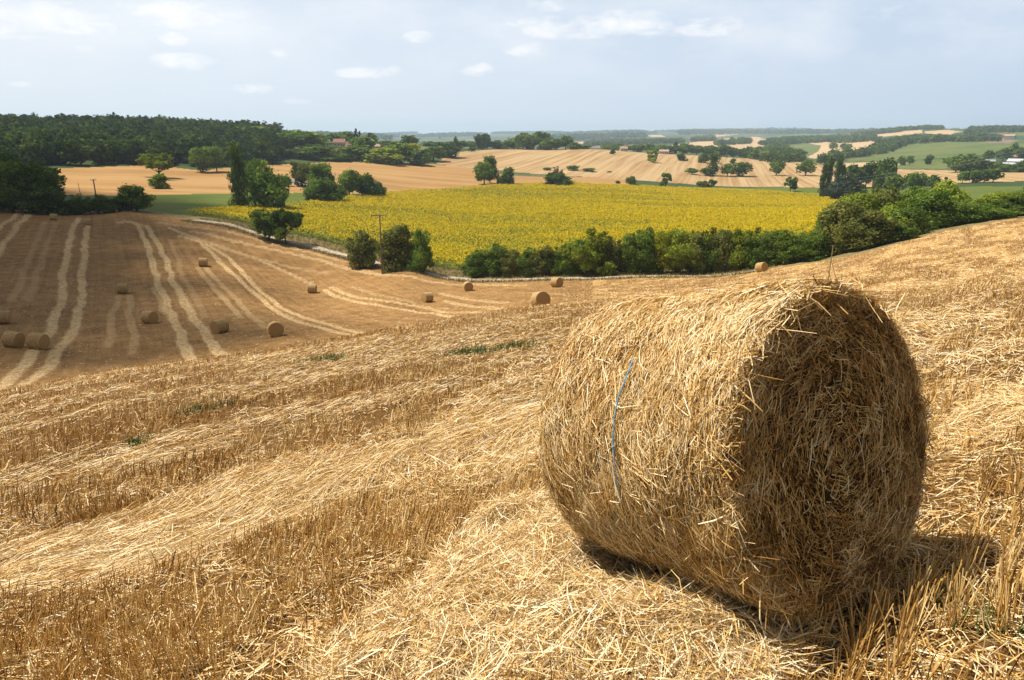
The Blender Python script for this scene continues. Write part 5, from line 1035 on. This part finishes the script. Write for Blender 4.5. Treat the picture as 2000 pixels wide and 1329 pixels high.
house(1218, 845, 14, 9, 'tiny pale house in the far hedge line, left one', 'wall', 'tilepale', .2, nwin=2); house(1297, 850, 18, 8, 'tiny long house in the far hedge line, right one', 'wall', 'tilepale', -.1, nwin=3, chim=False)
house(1953, 1900, 15, 9, 'white farmhouse with orange roof on the far right hill', 'wall', 'tile', .2, nwin=3); house(1972, 1880, 17, 8, 'grey farm building beside the white farmhouse on the far right hill', 'walldark', 'tilepale', -.2, nwin=2, chim=False)
house(1900, 1750, 20, 6, 'long low farm with pink roof left of the white farmhouse', 'wall', 'tilepale', .1, nwin=3, chim=False); house(1878, 1700, 12, 6, 'small low farm with pink roof far left of the white farmhouse', 'wall', 'tilepale', -.1, nwin=2, chim=False)
house(1922, 830, 34, 8, 'long grey industrial shed behind trees at the right', 'white', 'slate', .1, name='industrial_shed', cat='shed', long=.35, chim=False); house(1983, 800, 26, 12, 'white roofed shed at the right edge, behind the smaller one', 'white', 'white', -.3, name='industrial_shed', cat='shed', chim=False)
house(1968, 760, 20, 8, 'smaller white shed in front of the white roofed one', 'white', 'white', .3, name='industrial_shed', cat='shed', chim=False); house(1977, 930, 14, 10, 'small house with orange roof above the white sheds', 'wall', 'tile', .1)
# grey lane climbing between the trees behind the sunflowers
m, t, b = mat('lane_asphalt'); M['lane'] = m; b.inputs['Base Color'].default_value = (.22, .21, .20, 1)
LL = smooth_line([hit(u, v, 200)[:2] for u, v in ((548, 346), (566, 352), (580, 357), (600, 364), (620, 370))], 4); tn = np.gradient(LL, axis=0); tn /= np.linalg.norm(tn, axis=1)[:, None]; nn = np.c_[-tn[:, 1], tn[:, 0]]
PA, PB = LL + nn * 2, LL - nn * 2; V_ = np.concatenate([np.c_[PA, ground(PA[:, 0], PA[:, 1]) + .3], np.c_[PB, ground(PB[:, 0], PB[:, 1]) + .3]]); k = len(LL); Q_ = [(i, i + 1, k + i + 1, k + i) for i in range(k - 1)]
o = link('lane', mkmesh('lane', V_, Q_, None, [M['lane']])); o['kind'] = 'structure'
# dry grass fringe along the track
x, y = [], []
kk = rng.integers(0, len(Lc), 26000); off = np.where(rng.random(26000) < .35, rng.uniform(-3.0, -1.1, 26000), rng.uniform(1.1, 8.5, 26000)); nn = np.c_[-np.gradient(Lc, axis=0)[:, 1], np.gradient(Lc, axis=0)[:, 0]]; nn /= np.linalg.norm(nn, axis=1)[:, None]
if (Lc[len(Lc) // 2] + nn[len(Lc) // 2] * 5)[1] < Lc[len(Lc) // 2][1]: off = -off
P = Lc[kk] + nn[kk] * off[:, None] + rng.normal(0, .4, (26000, 2)); hh = rng.uniform(.1, .5, 26000) * (.4 + fbm(P[:, 0] * .3, P[:, 1] * .3, 111)); P0 = np.c_[P, ground(P[:, 0], P[:, 1])]; P1 = P0 + np.c_[rng.normal(0, .25, (26000, 2)), hh]
V, Q = strips(P0, P1, unit(np.c_[rng.normal(size=(26000, 2)), np.zeros(26000)]), rng.uniform(.03, .07, 26000), hh * .1, unit(rng.normal(size=(26000, 3))), .3)
m, t, b = mat('verge_grass'); M['vgrass'] = m; t.links.new(RAMP(t, ATTR(t, 'tone'), [(0, (.05, .08, .02)), (.35, (.12, .14, .04)), (.55, (.24, .16, .06)), (1, (.38, .26, .11))]), b.inputs['Base Color'])
o = link('verge_plants', mkmesh('verge_plants', V, Q, {'tone': np.repeat(np.clip(rng.normal(.5, .25, 26000), 0, 1), 6)}, [M['vgrass']])); tag(o, 'dry and green grass growing along the chalk track', None, None, 'stuff')

# ------------------------------------------------------------------ the cloud whose shade lies on the left of the field
CLOUD_FOOT = [(-27, 43), (-20, 49), (-19, 55), (-28, 72), (-40, 100), (-50, 132), (-66, 158), (-78, 190), (-95, 230), (-150, 240), (-260, 240), (-300, 120), (-200, 30), (-60, 32)]
m, t, b = mat('cloud_white'); M['cloud'] = m; b.inputs['Base Color'].default_value = (.92, .92, .93, 1); b.inputs['Roughness'].default_value = 1; b.inputs['Alpha'].default_value = .62
_ct = Vector((0, 0, 0)); H_C = 1500.0; mb = MB(); r_ = np.random.default_rng(5)
import bmesh
_bm = bmesh.new(); bmesh.ops.create_icosphere(_bm, subdivisions=2, radius=1); iv = np.array([v.co[:] for v in _bm.verts]); it = np.array([[v.index for v in f.verts] for f in _bm.faces]); _bm.free()
for gx in np.arange(-320, 0, 9.0):
    for gy in np.arange(20, 260, 9.0):
        px_, py_ = gx + r_.uniform(-4, 4), gy + r_.uniform(-4, 4)
        if not inpoly(np.array([px_]), np.array([py_]), CLOUD_FOOT)[0]: continue
        dist = segdist(np.array([px_]), np.array([py_]), CLOUD_FOOT + CLOUD_FOOT[:1])[0]
        if dist < 10 and r_.random() < .45: continue
        rad = r_.uniform(4.0, 6.5) + min(dist, 40) * .10; hz = -18; k = (H_C - hz + r_.uniform(0, min(dist, 40) * .5)) / SUN[2]
        c = np.array([px_, py_, hz]) + SUN * k; mb.add(c + iv * rad * (1, 1, .7) * (1 + .12 * r_.normal(size=(len(iv), 1))), None, it)
c0 = np.mean(np.concatenate(mb.V), 0); mb.V = [v - c0 for v in mb.V]
o = link('cloud', mb.mesh('cloud', [M['cloud']], True), None, c0); o['kind'] = 'structure'

# ------------------------------------------------------------------ haze in the valley air
zmin, zmax = float(GZ.min()) - 1.0, float(GZ[GR < 900].max()) + 16.0; zmax = max(zmax, float(GZ.max()) + 30); print('haze', zmin, zmax, float(GZ[:NF].max()))
mb = MB(); mb.box((0, 0, (zmin + zmax) / 2), (2 * R1 + 200, 2 * R1 + 200, zmax - zmin)); hz_m = bpy.data.materials.new('haze_air'); hz_m.use_nodes = True; t = hz_m.node_tree; t.nodes.clear()
o_ = N(t, 'ShaderNodeOutputMaterial'); pv_ = N(t, 'ShaderNodeVolumePrincipled'); pv_.inputs['Color'].default_value = (.66, .83, 1.0, 1); pv_.inputs['Density'].default_value = 1.3e-4; pv_.inputs['Anisotropy'].default_value = .2
t.links.new(pv_.outputs[0], o_.inputs['Volume']); o = link('haze', mb.mesh('haze', [hz_m])); tag(o, 'thin blue haze in the air over the valley', None, None, 'stuff')
